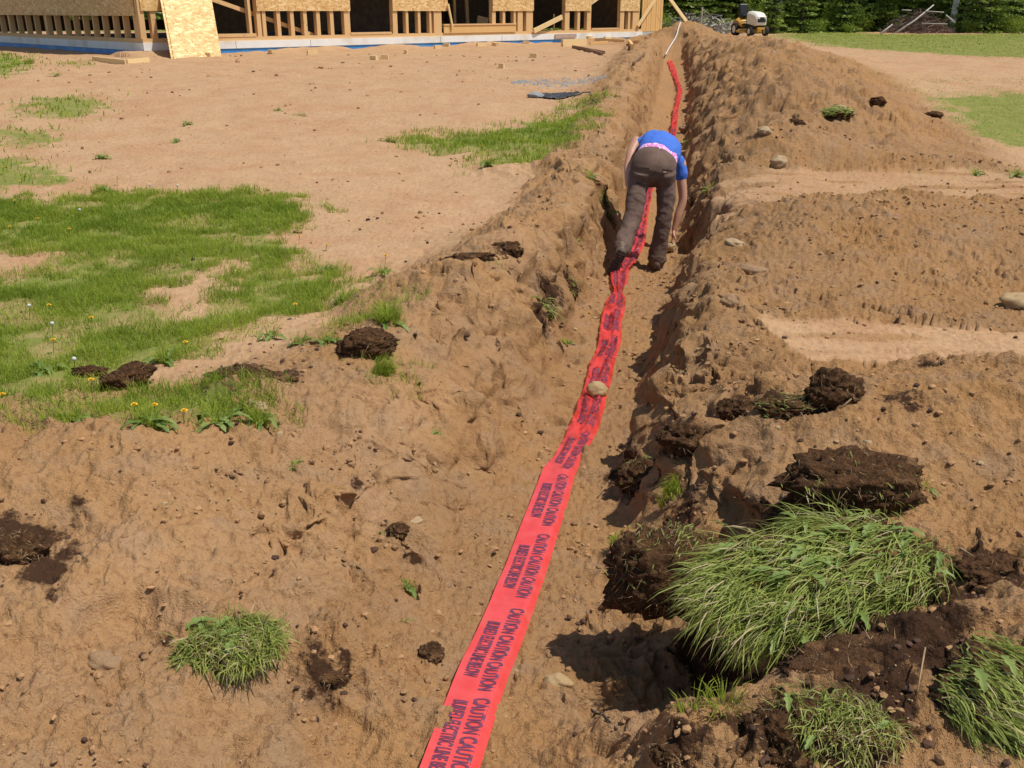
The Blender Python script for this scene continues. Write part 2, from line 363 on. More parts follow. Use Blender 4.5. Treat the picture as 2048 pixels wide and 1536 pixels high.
SAND_DRY = (.470, .300, .166); SAND_DAMP = (.350, .198, .090); SAND_ORANGE = (.410, .222, .088); SOIL_GREY = (.325, .202, .116); TOPSOIL = (.066, .033, .017)
def ground_material():
    m, nt, bs = nodes_of('sandy soil'); bs.inputs['Roughness'].default_value = .97; bs.inputs['Specular IOR Level'].default_value = .12
    dry = attr(nt, 'dry'); grn = attr(nt, 'green'); drk = attr(nt, 'dark')
    n1 = noise(nt, .9, 5, .6); n2 = noise(nt, 5.5, 5, .62); n3 = noise(nt, 28, 5, .7); n4 = noise(nt, 120, 3, .7)
    damp = mixc(nt, ramp(nt, n1, [(.38, 0), (.62, 1)]), SAND_DAMP, SAND_ORANGE)
    damp = mixc(nt, ramp(nt, n2, [(.50, 0), (.72, .8)]), damp, SOIL_GREY)
    c = mixc(nt, math_(nt, 'ADD', math_(nt, 'MULTIPLY', dry, .96), math_(nt, 'MULTIPLY', math_(nt, 'SUBTRACT', n2, .5), .8), True), damp, SAND_DRY)
    st = noise(nt, 1.6, 5, .65); c = mixc(nt, math_(nt, 'MULTIPLY', dry, ramp(nt, st, [(.46, 0), (.64, .75)])), c, (.42, .235, .12))
    # fine crumbs and grains, lighter and darker
    c = mixc(nt, ramp(nt, n3, [(.30, .55), (.5, 0)]), c, mixc(nt, 1.0, c, (.55, .46, .42), 'MULTIPLY'))
    c = mixc(nt, ramp(nt, n3, [(.56, 0), (.75, .45)]), c, mixc(nt, 1.0, c, (1.28, 1.25, 1.22), 'MULTIPLY'))
    c = mixc(nt, ramp(nt, n4, [(.28, .6), (.44, 0)]), c, mixc(nt, 1.0, c, (.5, .42, .40), 'MULTIPLY'))
    # scattered specks of black humus
    sp = noise(nt, 46, 2, .5); g = noise(nt, 2.3, 3)
    c = mixc(nt, math_(nt, 'MULTIPLY', ramp(nt, sp, [(.685, 0), (.72, .8)]), ramp(nt, g, [(.42, 0), (.6, 1)])), c, TOPSOIL)
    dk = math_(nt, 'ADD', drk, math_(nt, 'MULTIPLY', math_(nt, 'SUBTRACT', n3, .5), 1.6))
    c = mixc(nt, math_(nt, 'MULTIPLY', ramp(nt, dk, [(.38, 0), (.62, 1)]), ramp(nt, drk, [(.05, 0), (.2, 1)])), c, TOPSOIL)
    gc = mixc(nt, noise(nt, 9, 4), (.115, .155, .025), (.23, .25, .055))
    gk = math_(nt, 'ADD', grn, math_(nt, 'MULTIPLY', math_(nt, 'SUBTRACT', noise(nt, 7, 5, .7), .5), 1.2))
    c = mixc(nt, math_(nt, 'MULTIPLY', ramp(nt, gk, [(.35, 0), (1.0, .92)]), ramp(nt, grn, [(.03, 0), (.15, 1)])), c, gc)
    nt.links.new(c, bs.inputs['Base Color'])
    hsum = math_(nt, 'ADD', math_(nt, 'MULTIPLY', n3, 1.0), math_(nt, 'MULTIPLY', n4, .45))
    hsum = math_(nt, 'ADD', hsum, math_(nt, 'MULTIPLY', noise(nt, 330, 2), .22))
    b_ = bump(nt, bs, hsum, 1.0, .022)
    sc = math_(nt, 'SUBTRACT', 1.0, math_(nt, 'MULTIPLY', dry, .62)); nt.links.new(sc, b_.inputs['Strength'])
    return m
M = {'ground': ground_material()}
def soil_mat():
    m, nt, bs = nodes_of('rooty topsoil'); bs.inputs['Roughness'].default_value = .95; bs.inputs['Specular IOR Level'].default_value = .15
    n1 = noise(nt, 9, 5, .7); n2 = noise(nt, 60, 4, .75)
    c = mixc(nt, ramp(nt, n2, [(.35, 0), (.65, 1)]), (.035, .017, .008), (.135, .066, .028))
    c = mixc(nt, ramp(nt, n1, [(.56, 0), (.72, .75)]), c, (.30, .165, .07)); nt.links.new(c, bs.inputs['Base Color'])
    bump(nt, bs, math_(nt, 'ADD', n2, math_(nt, 'MULTIPLY', noise(nt, 190, 2), .5)), 1.0, .015); return m
M['soil'] = soil_mat()
def leaf_mat(name, a, b_, dryc=(.42, .34, .14), dryf=.90, trans=.35):
    m, nt, bs = nodes_of(name); t = attr(nt, 'tint'); bs.inputs['Roughness'].default_value = .5; bs.inputs['Specular IOR Level'].default_value = .25
    c = mixc(nt, t, a, b_); c = mixc(nt, ramp(nt, t, [(dryf, 0), (min(1, dryf + .02), 1)]), c, dryc); nt.links.new(c, bs.inputs['Base Color'])
    tr = N(nt, 'ShaderNodeBsdfTranslucent'); nt.links.new(c, tr.inputs[0]); mx = N(nt, 'ShaderNodeMixShader'); mx.inputs[0].default_value = trans
    out = nt.nodes['Material Output']; nt.links.new(bs.outputs[0], mx.inputs[1]); nt.links.new(tr.outputs[0], mx.inputs[2]); nt.links.new(mx.outputs[0], out.inputs[0]); return m
M['grass'] = leaf_mat('meadow grass', (.19, .28, .025), (.47, .53, .07), dryf=.94, trans=.5)
M['sodgrass'] = leaf_mat('matted sod grass', (.21, .27, .04), (.56, .60, .18), dryc=(.62, .50, .30), dryf=.76, trans=.45)
M['leaf'] = leaf_mat('broad weed leaf', (.12, .20, .035), (.28, .36, .10), dryf=1.5)
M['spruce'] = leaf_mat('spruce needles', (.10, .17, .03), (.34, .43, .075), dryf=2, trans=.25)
M['birchleaf'] = leaf_mat('young birch leaves', (.15, .24, .03), (.34, .42, .06), dryf=2, trans=.45)
M['bark'] = simple('dark bark', (.060, .045, .034), .9, var=.4, scale=9, bmp=.5)
def birch():
    m, nt, bs = nodes_of('birch bark'); tc = N(nt, 'ShaderNodeTexCoord'); mp = N(nt, 'ShaderNodeMapping'); mp.inputs['Scale'].default_value = (2, 2, 9)
    nt.links.new(tc.outputs['Object'], mp.inputs[0]); n = noise(nt, 1.6, 5, .7, vec=mp.outputs[0])
    nt.links.new(mixc(nt, ramp(nt, n, [(.56, 0), (.62, 1)]), (.78, .76, .70), (.06, .05, .045)), bs.inputs['Base Color']); bs.inputs['Roughness'].default_value = .7; return m
M['birch'] = birch()
def lumber(name, a, b_, dark=(.36, .20, .08)):
    m, nt, bs = nodes_of(name); tc = N(nt, 'ShaderNodeTexCoord'); mp = N(nt, 'ShaderNodeMapping'); mp.inputs['Scale'].default_value = (14, 14, 1.2)
    nt.links.new(tc.outputs['Object'], mp.inputs[0]); n = noise(nt, 3, 4, .6, vec=mp.outputs[0])
    c = mixc(nt, n, a, b_); c = mixc(nt, ramp(nt, noise(nt, 3.5, 3), [(.62, 0), (.7, .5)]), c, dark)
    nt.links.new(c, bs.inputs['Base Color']); bs.inputs['Roughness'].default_value = .75; bs.inputs['Specular IOR Level'].default_value = .2; return m
M['lumber'] = lumber('spruce stud lumber', (.62, .38, .17), (.78, .52, .25))
M['board'] = lumber('fresh pine board', (.74, .52, .24), (.84, .64, .34))
M['boardsiding'] = lumber('upright pine boards', (.62, .36, .13), (.80, .52, .22))
def osb():
    m, nt, bs = nodes_of('oriented strand board'); tc = N(nt, 'ShaderNodeTexCoord')
    acc = None; cols = [((.50, .27, .085), (.82, .53, .22)), ((.66, .40, .14), (.90, .66, .33))]
    for i, (sc, rot) in enumerate((((30, 30, 10), .5), ((11, 11, 32), 1.9))):
        mp = N(nt, 'ShaderNodeMapping'); mp.inputs['Scale'].default_value = sc; mp.inputs['Rotation'].default_value = (rot, rot * .7, rot); nt.links.new(tc.outputs['Object'], mp.inputs[0])
        v = N(nt, 'ShaderNodeTexVoronoi'); v.inputs['Scale'].default_value = 1.0; nt.links.new(mp.outputs[0], v.inputs['Vector'])
        sep = N(nt, 'ShaderNodeSeparateColor'); nt.links.new(v.outputs['Color'], sep.inputs[0]); c = mixc(nt, sep.outputs[0], *cols[i])
        acc = c if acc is None else mixc(nt, ramp(nt, sep.outputs[1], [(.45, 0), (.55, 1)]), acc, c)
    nt.links.new(acc, bs.inputs['Base Color']); bs.inputs['Roughness'].default_value = .65; return m
M['osb'] = osb()
M['white'] = simple('white foam board', (.80, .80, .76), .6, var=.05, scale=4, wear=(.66, .62, .52))
M['blue'] = simple('blue foundation wrap', (.05, .26, .62), .45, var=.15, scale=3, wear=(.20, .38, .60))
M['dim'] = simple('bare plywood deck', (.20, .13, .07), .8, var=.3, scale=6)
M['rock'] = simple('tan field stone', (.40, .27, .13), .8, var=.25, scale=18, bmp=.35, wear=(.36, .24, .13))
M['palerock'] = simple('pale field stone', (.40, .28, .15), .8, var=.2, scale=25, bmp=.35, wear=(.36, .24, .13))
M['brownrock'] = simple('soil stained stone', (.27, .165, .085), .85, var=.25, scale=18, bmp=.4, wear=(.36, .22, .11))
M['crumb'] = simple('soil crumbs', (.33, .185, .085), .95, var=.45, scale=6)
M['darkcrumb'] = simple('humus crumbs', (.085, .042, .024), .95, var=.4, scale=10)
def tape_mat():
    m, nt, bs = nodes_of('red plastic warning tape'); bs.inputs['Roughness'].default_value = .20; bs.inputs['Specular IOR Level'].default_value = .6
    w = noise(nt, 16, 3); d = noise(nt, 5, 5, .7)
    c = mixc(nt, ramp(nt, w, [(.35, 0), (.7, 1)]), (.80, .075, .068), (.86, .110, .105)); c = mixc(nt, ramp(nt, d, [(.60, 0), (.78, .35)]), c, (.52, .25, .14))
    c = mixc(nt, math_(nt, 'MULTIPLY', attr(nt, 'sheer'), .75), c, (.84, .070, .050)); nt.links.new(c, bs.inputs['Base Color'])
    tr = N(nt, 'ShaderNodeBsdfTranslucent'); tr.inputs[0].default_value = (.85, .07, .05, 1); mx = N(nt, 'ShaderNodeMixShader'); mx.inputs[0].default_value = .18
    nt.links.new(bs.outputs[0], mx.inputs[1]); nt.links.new(tr.outputs[0], mx.inputs[2]); nt.links.new(mx.outputs[0], nt.nodes['Material Output'].inputs[0])
    vo = N(nt, 'ShaderNodeTexVoronoi'); vo.inputs['Scale'].default_value = 8; vo.distance = 'MANHATTAN'; nt.links.new(nt.nodes['tc'].outputs['Object'], vo.inputs['Vector']); b_ = bump(nt, bs, math_(nt, 'ADD', noise(nt, 12, 3, .5), math_(nt, 'MULTIPLY', vo.outputs['Distance'], .8)), .12, .03); sh = attr(nt, 'sheer'); nt.links.new(math_(nt, 'ADD', .12, math_(nt, 'MULTIPLY', sh, .45)), b_.inputs['Strength'])
    tp = N(nt, 'ShaderNodeBsdfTransparent'); tp.inputs[0].default_value = (1, .42, .36, 1); m2 = N(nt, 'ShaderNodeMixShader'); nt.links.new(mx.outputs[0], m2.inputs[1]); nt.links.new(tp.outputs[0], m2.inputs[2])
    nt.links.new(math_(nt, 'MULTIPLY', sh, math_(nt, 'ADD', .10, math_(nt, 'MULTIPLY', ramp(nt, noise(nt, 9, 4, .6), [(.42, 0), (.62, 1)]), .36))), m2.inputs[0]); nt.links.new(m2.outputs[0], nt.nodes['Material Output'].inputs[0]); return m
M['tape'] = tape_mat()
M['ink'] = simple('black printed ink', (.15, .045, .085), .5, var=.2, scale=30)
# ------------------------------------------------------------------ the ground, one sheet to the horizon
GREEN = [(1.0, [(0, 400), (60, 410), (170, 400), (200, 385), (330, 395), (450, 400), (560, 395), (625, 425), (600, 445), (540, 455), (520, 500), (590, 520), (640, 560), (690, 560), (700, 580), (640, 610), (560, 640), (480, 655), (420, 690), (380, 710), (300, 740), (200, 760), (100, 775), (0, 780), (-500, 800), (-500, 400)]),
         (1.0, [(-400, 790), (0, 800), (90, 810), (200, 820), (330, 810), (450, 815), (560, 830), (570, 850), (430, 880), (340, 900), (240, 870), (150, 880), (60, 890), (0, 870), (-400, 880)]),
         (.9, [(-300, 310), (0, 320), (60, 310), (60, 330), (100, 345), (170, 350), (100, 365), (0, 380), (-300, 385)]),
         (1.0, [(-200, 100), (0, 108), (30, 118), (50, 130), (20, 150), (0, 155), (-200, 160)]),
         (.8, [(20, 205), (110, 195), (200, 190), (190, 240), (80, 240)]), (.85, [(-100, 255), (0, 260), (100, 260), (90, 300), (40, 300), (0, 280), (-100, 280)]),
         (.6, [(110, 125), (175, 120), (175, 135), (115, 135)]),
         (1.0, [(765, 284), (850, 268), (900, 272), (1000, 262), (1060, 250), (1110, 245), (1170, 240), (1190, 260), (1150, 290), (1110, 320), (1050, 303), (950, 303), (880, 300)]),
         (1.0, [(930, 326), (1010, 315), (1100, 312), (1090, 330), (990, 340)]), (1.0, [(1130, 213), (1200, 215), (1195, 230), (1140, 226)]), (.5, [(1050, 222), (1110, 222), (1100, 229), (1050, 229)]),
         (1.0, [(690, 640), (800, 635), (820, 655), (780, 672), (700, 665)]), (.8, [(720, 745), (830, 735), (800, 762), (730, 775)]),
         (.85, [(1540, 72), (1600, 66), (1660, 61), (1760, 69), (2060, 68), (2700, 66), (2900, 150), (2060, 118), (1900, 111), (1650, 93)]),
         (.9, [(1860, 198), (1960, 190), (2060, 186), (2700, 180), (2700, 320), (2048, 300), (1990, 298), (1930, 265)]),
         (.25, [(1660, 160), (1800, 150), (2048, 152), (2600, 150), (2600, 185), (2048, 186), (1860, 195), (1780, 195), (1700, 178)]),
         (.6, [(2010, 316), (2060, 314), (2060, 326), (2020, 326)]), (.5, [(1990, 346), (2048, 344), (2048, 360), (2000, 358)]),
         (.95, [(1330, 62), (1330, 40), (2900, 20), (2900, 62), (1800, 60), (1560, 62)])]
HOLES = [[(-200, 500), (90, 498), (120, 525), (90, 550), (40, 560), (-200, 570)], [(255, 605), (330, 560), (465, 515), (500, 528), (455, 580), (425, 632), (330, 640)], [(270, 600), (340, 570), (470, 525), (490, 530), (440, 575), (415, 620), (340, 625), (290, 615)], [(-200, 520), (80, 520), (70, 545), (0, 552), (-200, 560)], [(0, 440), (60, 445), (30, 455), (0, 455)]]
GW = [(w, poly_at(p)) for w, p in GREEN]; HW = [poly_at(p) for p in HOLES]
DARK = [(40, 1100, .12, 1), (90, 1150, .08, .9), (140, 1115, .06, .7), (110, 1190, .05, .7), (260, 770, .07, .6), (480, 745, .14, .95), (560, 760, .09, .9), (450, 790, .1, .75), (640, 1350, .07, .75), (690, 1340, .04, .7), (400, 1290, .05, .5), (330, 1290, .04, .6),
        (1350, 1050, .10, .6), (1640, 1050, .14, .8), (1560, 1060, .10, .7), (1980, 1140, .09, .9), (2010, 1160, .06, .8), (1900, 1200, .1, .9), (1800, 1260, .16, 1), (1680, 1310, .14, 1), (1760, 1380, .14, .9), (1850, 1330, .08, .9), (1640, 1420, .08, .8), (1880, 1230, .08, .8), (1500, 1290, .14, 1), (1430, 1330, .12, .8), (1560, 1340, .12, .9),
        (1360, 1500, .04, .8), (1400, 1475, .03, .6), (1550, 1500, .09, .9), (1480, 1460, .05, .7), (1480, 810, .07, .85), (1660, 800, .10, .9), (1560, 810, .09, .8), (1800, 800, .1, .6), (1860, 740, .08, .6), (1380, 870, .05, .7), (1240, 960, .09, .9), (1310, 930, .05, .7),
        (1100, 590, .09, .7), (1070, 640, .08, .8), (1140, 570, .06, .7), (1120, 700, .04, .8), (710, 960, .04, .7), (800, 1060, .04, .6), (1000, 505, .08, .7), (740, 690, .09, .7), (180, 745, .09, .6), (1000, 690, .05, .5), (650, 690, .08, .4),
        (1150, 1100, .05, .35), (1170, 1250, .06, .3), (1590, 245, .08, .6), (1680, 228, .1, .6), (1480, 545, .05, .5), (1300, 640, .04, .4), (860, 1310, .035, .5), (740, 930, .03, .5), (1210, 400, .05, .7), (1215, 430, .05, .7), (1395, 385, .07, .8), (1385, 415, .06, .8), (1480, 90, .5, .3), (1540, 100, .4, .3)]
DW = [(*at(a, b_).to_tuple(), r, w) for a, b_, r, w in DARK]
def ground_masks(x, y):
    o = x - centre(y); T = table(o + .12 * noise2(x * 2, y * 2), y)
    spoil = np.clip(sstep(.015, .07, abs(T)) + (1 - sstep(3.2, 3.8, y)) + sstep(-1.2, -.95, o) * (1 - sstep(.6, .9, o)) * (1 - sstep(28, 32, y)), 0, 1)
    dry = (1 - spoil) * .95 + spoil * np.where(o < -.5, .26, .12) + .12 * fbm2(x * 1.5, y * 1.5, 3)
    for i, P in enumerate(TRACKS):
        q = inside(P, x + .06 * noise2(x * 4, y * 4), y + .04 * noise2(x * 5 + 3, y * 5)); dry = np.where(q, (.95, .72)[i] - .55 * sstep(.05, .4, noise2(x * 1.2, y * 6 + 5)), dry)
    floor_ = (1 - sstep(.25, .4, abs(o))) * (y < 26); dry = dry * (1 - floor_) + .12 * floor_
    dry = dry * (1 - .6 * ((y > 28) & (y < 34) & (abs(o) < 3)))
    g = np.zeros_like(x); k = .5 + .5 * sstep(8, 25, y)
    wx = x + (.10 * noise2(x * 3.1, y * 3.1) + .05 * noise2(x * 9, y * 9)) * (1 + y / 8); wy = y + (.10 * noise2(x * 3.1 + 9, y * 3.1) + .05 * noise2(x * 9 + 4, y * 9)) * (1 + y / 8)
    sp = .045 + .013 * np.maximum(y, 0)
    for jx, jy in ((0, 0), (1, .5), (-.8, .9), (.4, -1.1), (-1, -.5)):
        q = np.zeros_like(x)
        for w, P in GW: q = np.maximum(q, w * inside(P, wx + jx * sp, wy + jy * sp * 1.6))
        for P in HW: q = np.where(inside(P, wx + jx * sp, wy + jy * sp * 1.6), 0, q)
        g = g + q / 5
    g = np.clip(g * 1.3, 0, 1) * (1 - .28 * sstep(.1, .5, -noise2(x * 1.5 + 3, y * 1.5 + 8) - .5 * noise2(x * 5, y * 5)) * (y < 9))
    g = np.where(y > 46, np.maximum(g, .8), g)
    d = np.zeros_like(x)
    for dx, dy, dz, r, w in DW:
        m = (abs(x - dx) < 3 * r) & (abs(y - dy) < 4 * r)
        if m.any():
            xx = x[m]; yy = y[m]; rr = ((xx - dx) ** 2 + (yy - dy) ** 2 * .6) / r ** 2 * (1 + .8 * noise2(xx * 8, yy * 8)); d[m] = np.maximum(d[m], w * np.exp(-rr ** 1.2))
    return np.clip(dry, 0, 1), g, d
def build_ground():
    ys = [-2.0, -1.4, -.8, -.3, .2, .5, .8, 1.0]
    while ys[-1] < 45: ys.append(ys[-1] + max(.0062, .0034 * ys[-1]))
    while ys[-1] < 600: ys.append(ys[-1] * 1.05)
    ys = np.array(ys)
    ud = np.linspace(-.68, .70, 1180); uo = np.linspace(.70, 1, 40)[1:]; us = np.concatenate([-(uo[::-1] - .02), ud, uo])
    Y, U = np.meshgrid(ys, us, indexing='ij'); Wd = 1.7 + .72 * np.maximum(Y, 0); X = U * Wd
    x = X.ravel(); y = Y.ravel(); h = height(x, y); dry, g, d = ground_masks(x, y)
    o = x - centre(y); T = table(o, y); rf = np.clip(sstep(.02, .1, abs(T)) + (1 - sstep(3.2, 3.8, y)) + sstep(-1.1, -.9, o) * (1 - sstep(.6, .9, o)), 0, 1) * (1 - sstep(30, 34, y))
    wl = sstep(.24, .34, abs(o)) * (1 - sstep(.75, 1.0, abs(o))) * sstep(2.2, 3, y); Q = np.stack([x, y, h], 1)
    for fr, am, aw in ((3.7, .010, .055), (8.5, .008, .030), (19, .005, .010), (41, .0025, .003)):
        for ax in range(3):
            Q[:, ax] += (rf * am + rf * wl * aw) * noise3(np.stack([x, y, h * 1.3], 1) * fr + 31.7 * ax + 5) * (.6 if ax == 2 else 1)
    x, y, h = Q.T
    nr, nc = len(ys), len(us); i = np.arange(nr - 1)[:, None] * nc + np.arange(nc - 1)[None, :]; i = i.ravel()
    F = np.stack([i, i + 1, i + nc + 1, i + nc], 1)
    o = np_obj('ground', np.stack([x, y, h], 1), F, mat=M['ground'], smooth=True, attrs={'dry': dry, 'green': g, 'dark': d})
    return tag(o, 'sandy building plot with trench and heaps of dug soil', kind='structure')
build_ground()

# ------------------------------------------------------------------ grass blades
def blade_mesh(P, H, Wd, ang, lean, tint, nrm=None):
    """P base (N,3), H length, Wd width, ang heading of the lean, lean 0..1; three rows per blade"""
    n = len(P); a2 = ang + RNG.uniform(-1.2, 1.2, n) + np.pi / 2
    side = np.stack([np.cos(a2), np.sin(a2), np.zeros(n)], 1) * (Wd * .5)[:, None]
    fwd = np.stack([np.cos(ang), np.sin(ang), np.zeros(n)], 1)
    up = np.array([0, 0, 1.0]) if nrm is None else nrm
    p1 = P + up * (H * .55 * (1 - lean * .35))[:, None] + fwd * (H * .55 * lean * .6)[:, None]
    p2 = p1 + up * (H * .45 * (1 - lean * 1.25))[:, None] + fwd * (H * .45 * lean)[:, None]
    V = np.stack([P - side, P + side, p1 - side * .8, p1 + side * .8, p2], 1).reshape(-1, 3)
    b0 = np.arange(n) * 5; F4 = np.stack([b0, b0 + 1, b0 + 3, b0 + 2], 1); F3 = np.stack([b0 + 2, b0 + 3, b0 + 4], 1)
    return V, F4, F3, np.repeat(tint, 5)
def grass_on(name, n, bbox, lo, label, hmul=1.0, minh=.02, maxh=.07, width=.003, thresh=.35, edge=1.0):
    x = RNG.uniform(bbox[0], bbox[1], n * 4); y = RNG.uniform(bbox[2], bbox[3], n * 4)
    _, g, d = ground_masks(x, y); cl = .5 + .5 * fbm2(x * 3, y * 3, 2) + .25 * noise2(x * 14, y * 14)
    keep = (g > lo) & (RNG.random(len(x)) < g * (.35 + .65 * sstep(-.50, -.05, noise2(x * 1.5 + 3, y * 1.5 + 8) + .5 * noise2(x * 5, y * 5))) * sstep(thresh - .35, thresh + .35, cl)) & (d < .4); x = x[keep][:n]; y = y[keep][:n]; cl = cl[keep][:n]
    z = height(x, y) - .003; m = len(x)
    H = RNG.uniform(minh, maxh, m) * (.6 + .8 * cl) * hmul; sc = np.maximum(1, y / 6)
    V, F4, F3, t = blade_mesh(np.stack([x, y, z], 1), H, RNG.uniform(.7, 1.3, m) * width * sc, RNG.uniform(0, 6.28, m), RNG.uniform(.3, 1.0, m), np.clip(.45 + .35 * noise2(x * 1.7, y * 1.7) + RNG.normal(0, .2, m), 0, 1))
    return tag(np_obj(name, V, F4, F3, M['grass'], attrs={'tint': t}), label, 'grass', kind='stuff')
# ------------------------------------------------------------------ red warning tape along the trench
def build_tape():
    ya = np.arange(1.45, float(TCy[-1]) + .05, .012); xa = tape_x(ya)
    xa = xa + 0.0
    s = np.concatenate([[0], np.cumsum(np.hypot(np.diff(xa), np.diff(ya)))])
    HW_ = .076; tx = np.gradient(xa, s); ty = np.gradient(ya, s); vs = np.linspace(-1, 1, 13)
    Z = np.stack([height(xa + ty * v * HW_, ya - tx * v * HW_, spill=False) for v in vs], 1)
    zc = Z.max(1); k = 14; zp = np.pad(zc, k, mode='edge'); zm = np.max(np.stack([zp[i:i + len(zc)] for i in range(2 * k + 1)]), 0)
    ker = np.hanning(2 * k + 3); ker /= ker.sum(); zm = np.convolve(np.pad(zm, k + 1, mode='edge'), ker, 'valid') + .004
    crump = sstep(3.6, 4.6, ya)
    twist = {}
    V = []; 
    halfw = HW_ * (1 - .42 * np.exp(-((ya - 7.05) / .12) ** 2) - .10 * np.exp(-((ya - 4.05) / .25) ** 2) - .15 * crump * (.5 + noise2(ya * 1.9, ya * 0)) - .42 * sstep(8.6, 9.6, ya) * (1 - sstep(19, 22, ya)) - .10 * sstep(19, 22, ya))
    for v in vs:
        wob = crump * (.026 * noise2(ya * 3.6, ya * 0 + v * 1.5) + .026 * abs(noise2(ya * 7 + v * 2.1, ya * 0 + v * 2.6)) + .012 * abs(noise2(ya * 17 - v * 3, ya * 0 + v * 3 + 7))) + .003 * noise2(ya * 3 + 5, ya * 0 + v * 2)
        fold = -np.maximum(0, v - .70) * .085 * (1 - .6 * crump)
        X = xa + ty * v * halfw + crump * .012 * noise2(ya * 2.3, ya * 0 + 8); Y = ya - tx * v * halfw
        V.append(np.stack([X, Y, zm + wob + fold + .006], 1))
    V = np.stack(V, 1); nr, nc = V.shape[:2]
    i = (np.arange(nr - 1)[:, None] * nc + np.arange(nc - 1)[None, :]).ravel(); F = np.stack([i, i + 1, i + nc + 1, i + nc], 1)
    F = F.reshape(-1, 4)
    y0 = float(plane_at(884, 1461, -.3)[1])
    keep = np.ones(len(F), bool); cy = V.reshape(-1, 3)[F][:, :, 1].mean(1); cv = np.tile(np.arange(nc - 1), nr - 1)
    keep &= ~((cv < 2 + (abs(cy - y0) < .018)) & (abs(cy - y0) < .030))
    t = np_obj('warning_tape', V.reshape(-1, 3), F[keep], mat=M['tape'], smooth=True, attrs={'sheer': np.repeat(crump, nc)})
    tag(t, 'long red plastic caution tape laid down the bottom of the trench', 'tape')
    # printing: mapped onto the surface of the tape
    def surf(sv, v):
        yi = np.interp(sv, s, np.arange(len(s))); a = np.clip(yi.astype(int), 0, nr - 2); fa = (yi - a)[:, None]
        vi = (np.clip(v, -.999, .999) + 1) / 2 * (nc - 1); b_ = vi.astype(int); fb = (vi - b_)[:, None]
        p = (V[a, b_] * (1 - fb) + V[a, b_ + 1] * fb) * (1 - fa) + (V[a + 1, b_] * (1 - fb) + V[a + 1, b_ + 1] * fb) * fa
        return p + np.array([0, 0, .0016])
    def text_tris(body, L, Hh):
        c = bpy.data.curves.new('t', 'FONT'); c.body = body; c.offset = .03; o = bpy.data.objects.new('t', c); COL.objects.link(o)
        bpy.context.view_layer.update(); me = bpy.data.meshes.new_from_object(o.evaluated_get(bpy.context.evaluated_depsgraph_get()))
        bm = bmesh.new(); bm.from_mesh(me); bmesh.ops.triangulate(bm, faces=bm.faces)
        x = [v.co.x for v in bm.verts]; y = [v.co.y for v in bm.verts]; x0, x1, y0_, y1 = min(x), max(x), min(y), max(y)
        # cut the letters finely enough to follow the folds
        for q in range(1, 60):
            cx = x0 + (x1 - x0) * q / 60
            bmesh.ops.bisect_plane(bm, geom=bm.verts[:] + bm.edges[:] + bm.faces[:], plane_co=(cx, 0, 0), plane_no=(1, 0, 0))
        for q in range(1, 4):
            bmesh.ops.bisect_plane(bm, geom=bm.verts[:] + bm.edges[:] + bm.faces[:], plane_co=(0, y0_ + (y1 - y0_) * q / 4, 0), plane_no=(0, 1, 0))
        bmesh.ops.triangulate(bm, faces=bm.faces)
        P = np.array([[(v.co.x - x0) / (x1 - x0) * L, (v.co.y - y0_) / (y1 - y0_) * Hh] for v in bm.verts]); T = np.array([[v.index for v in f.verts] for f in bm.faces])
        bm.free(); bpy.data.objects.remove(o); return P, T
    A = text_tris('CAUTION CAUTION CAUTION', .475, .66); B = text_tris('BURIED ELECTRIC LINE BELOW', .325, .60)
    VV = []; TT = []; n = 0; s_first = float(np.interp(float(plane_at(972, 1408, -.32)[1]), ya, s)); per = .545
    k0 = -1
    for q in range(k0, 22):
        for (P, T), off, v0, Ls in ((A, 0.0, .06, .475), (B, .055, -.70, .325)):
            st = s_first + q * per + Ls + off if q >= 0 else s_first - .03 + off - 0
            if q < 0: st = s_first - .035 - (off * .4)
            sv = st - P[:, 0]; v = v0 + P[:, 1]
            if sv.max() > s[-1] or sv.min() < 0.02:
                ok = (sv > .01) & (sv < s[-1]); T = T[ok[T].all(1)]
                if not len(T): continue
                sv = np.clip(sv, .01, s[-1] - .01)
            VV.append(surf(sv, v)); TT.append(T + n); n += len(P)
    V2 = np.concatenate(VV); T2 = np.concatenate(TT)
    np_obj('printed_warning', V2, None, T2, mat=M['ink'], parent=t)
build_tape()

# ------------------------------------------------------------------ stones
def rock_mesh(name, seed, mat, lump=.25, sub=4, facet=.0):
    bm = bmesh.new(); bmesh.ops.create_icosphere(bm, subdivisions=sub, radius=1); P = np.array([v.co[:] for v in bm.verts])
    F = np.array([[v.index for v in f.verts] for f in bm.faces]); bm.free()
    r = 1 + lump * noise3(P * 1.1 + seed * 3.7) + .16 * noise3(P * 2.2 + seed) - .12 * abs(noise3(P * 1.7 + seed * 1.3)) + .03 * noise3(P * 8 + seed); P = P * r[:, None]
    return np_mesh(name, P, None, F, mat, True)
def place_rock(label, px, py, w, d, h, mat, seed, rz=0.0, sink=.35, cat='stone', group='stones lying in the dug soil', lift=0, name='field_stone'):
    p = at(px, py); me = rock_mesh(name, seed, mat); o = link(bpy.data.objects.new(name, me))
    o.scale = (w / 2, d / 2, h / 2); o.rotation_euler = (R(8 * (seed % 3 - 1)), R(6), rz); o.location = (p.x, p.y, hz(p.x, p.y, fine=False) + h * (.5 - sink) + lift); return tag(o, label, cat, group)
place_rock('smooth tan stone sitting on the red tape halfway down the trench', 1192, 806, .120, .10, .095, M['rock'], 33, .4, sink=.0, lift=.03)
place_rock('rounded tan stone on bare sand right of the red tape near its lower end', 1115, 1375, .090, .06, .052, M['rock'], 2, -.25, .2)
place_rock('brown oval stone on the slope just right of the trench edge', 1456, 612, .10, .09, .09, M['brownrock'], 3, .5, .35)
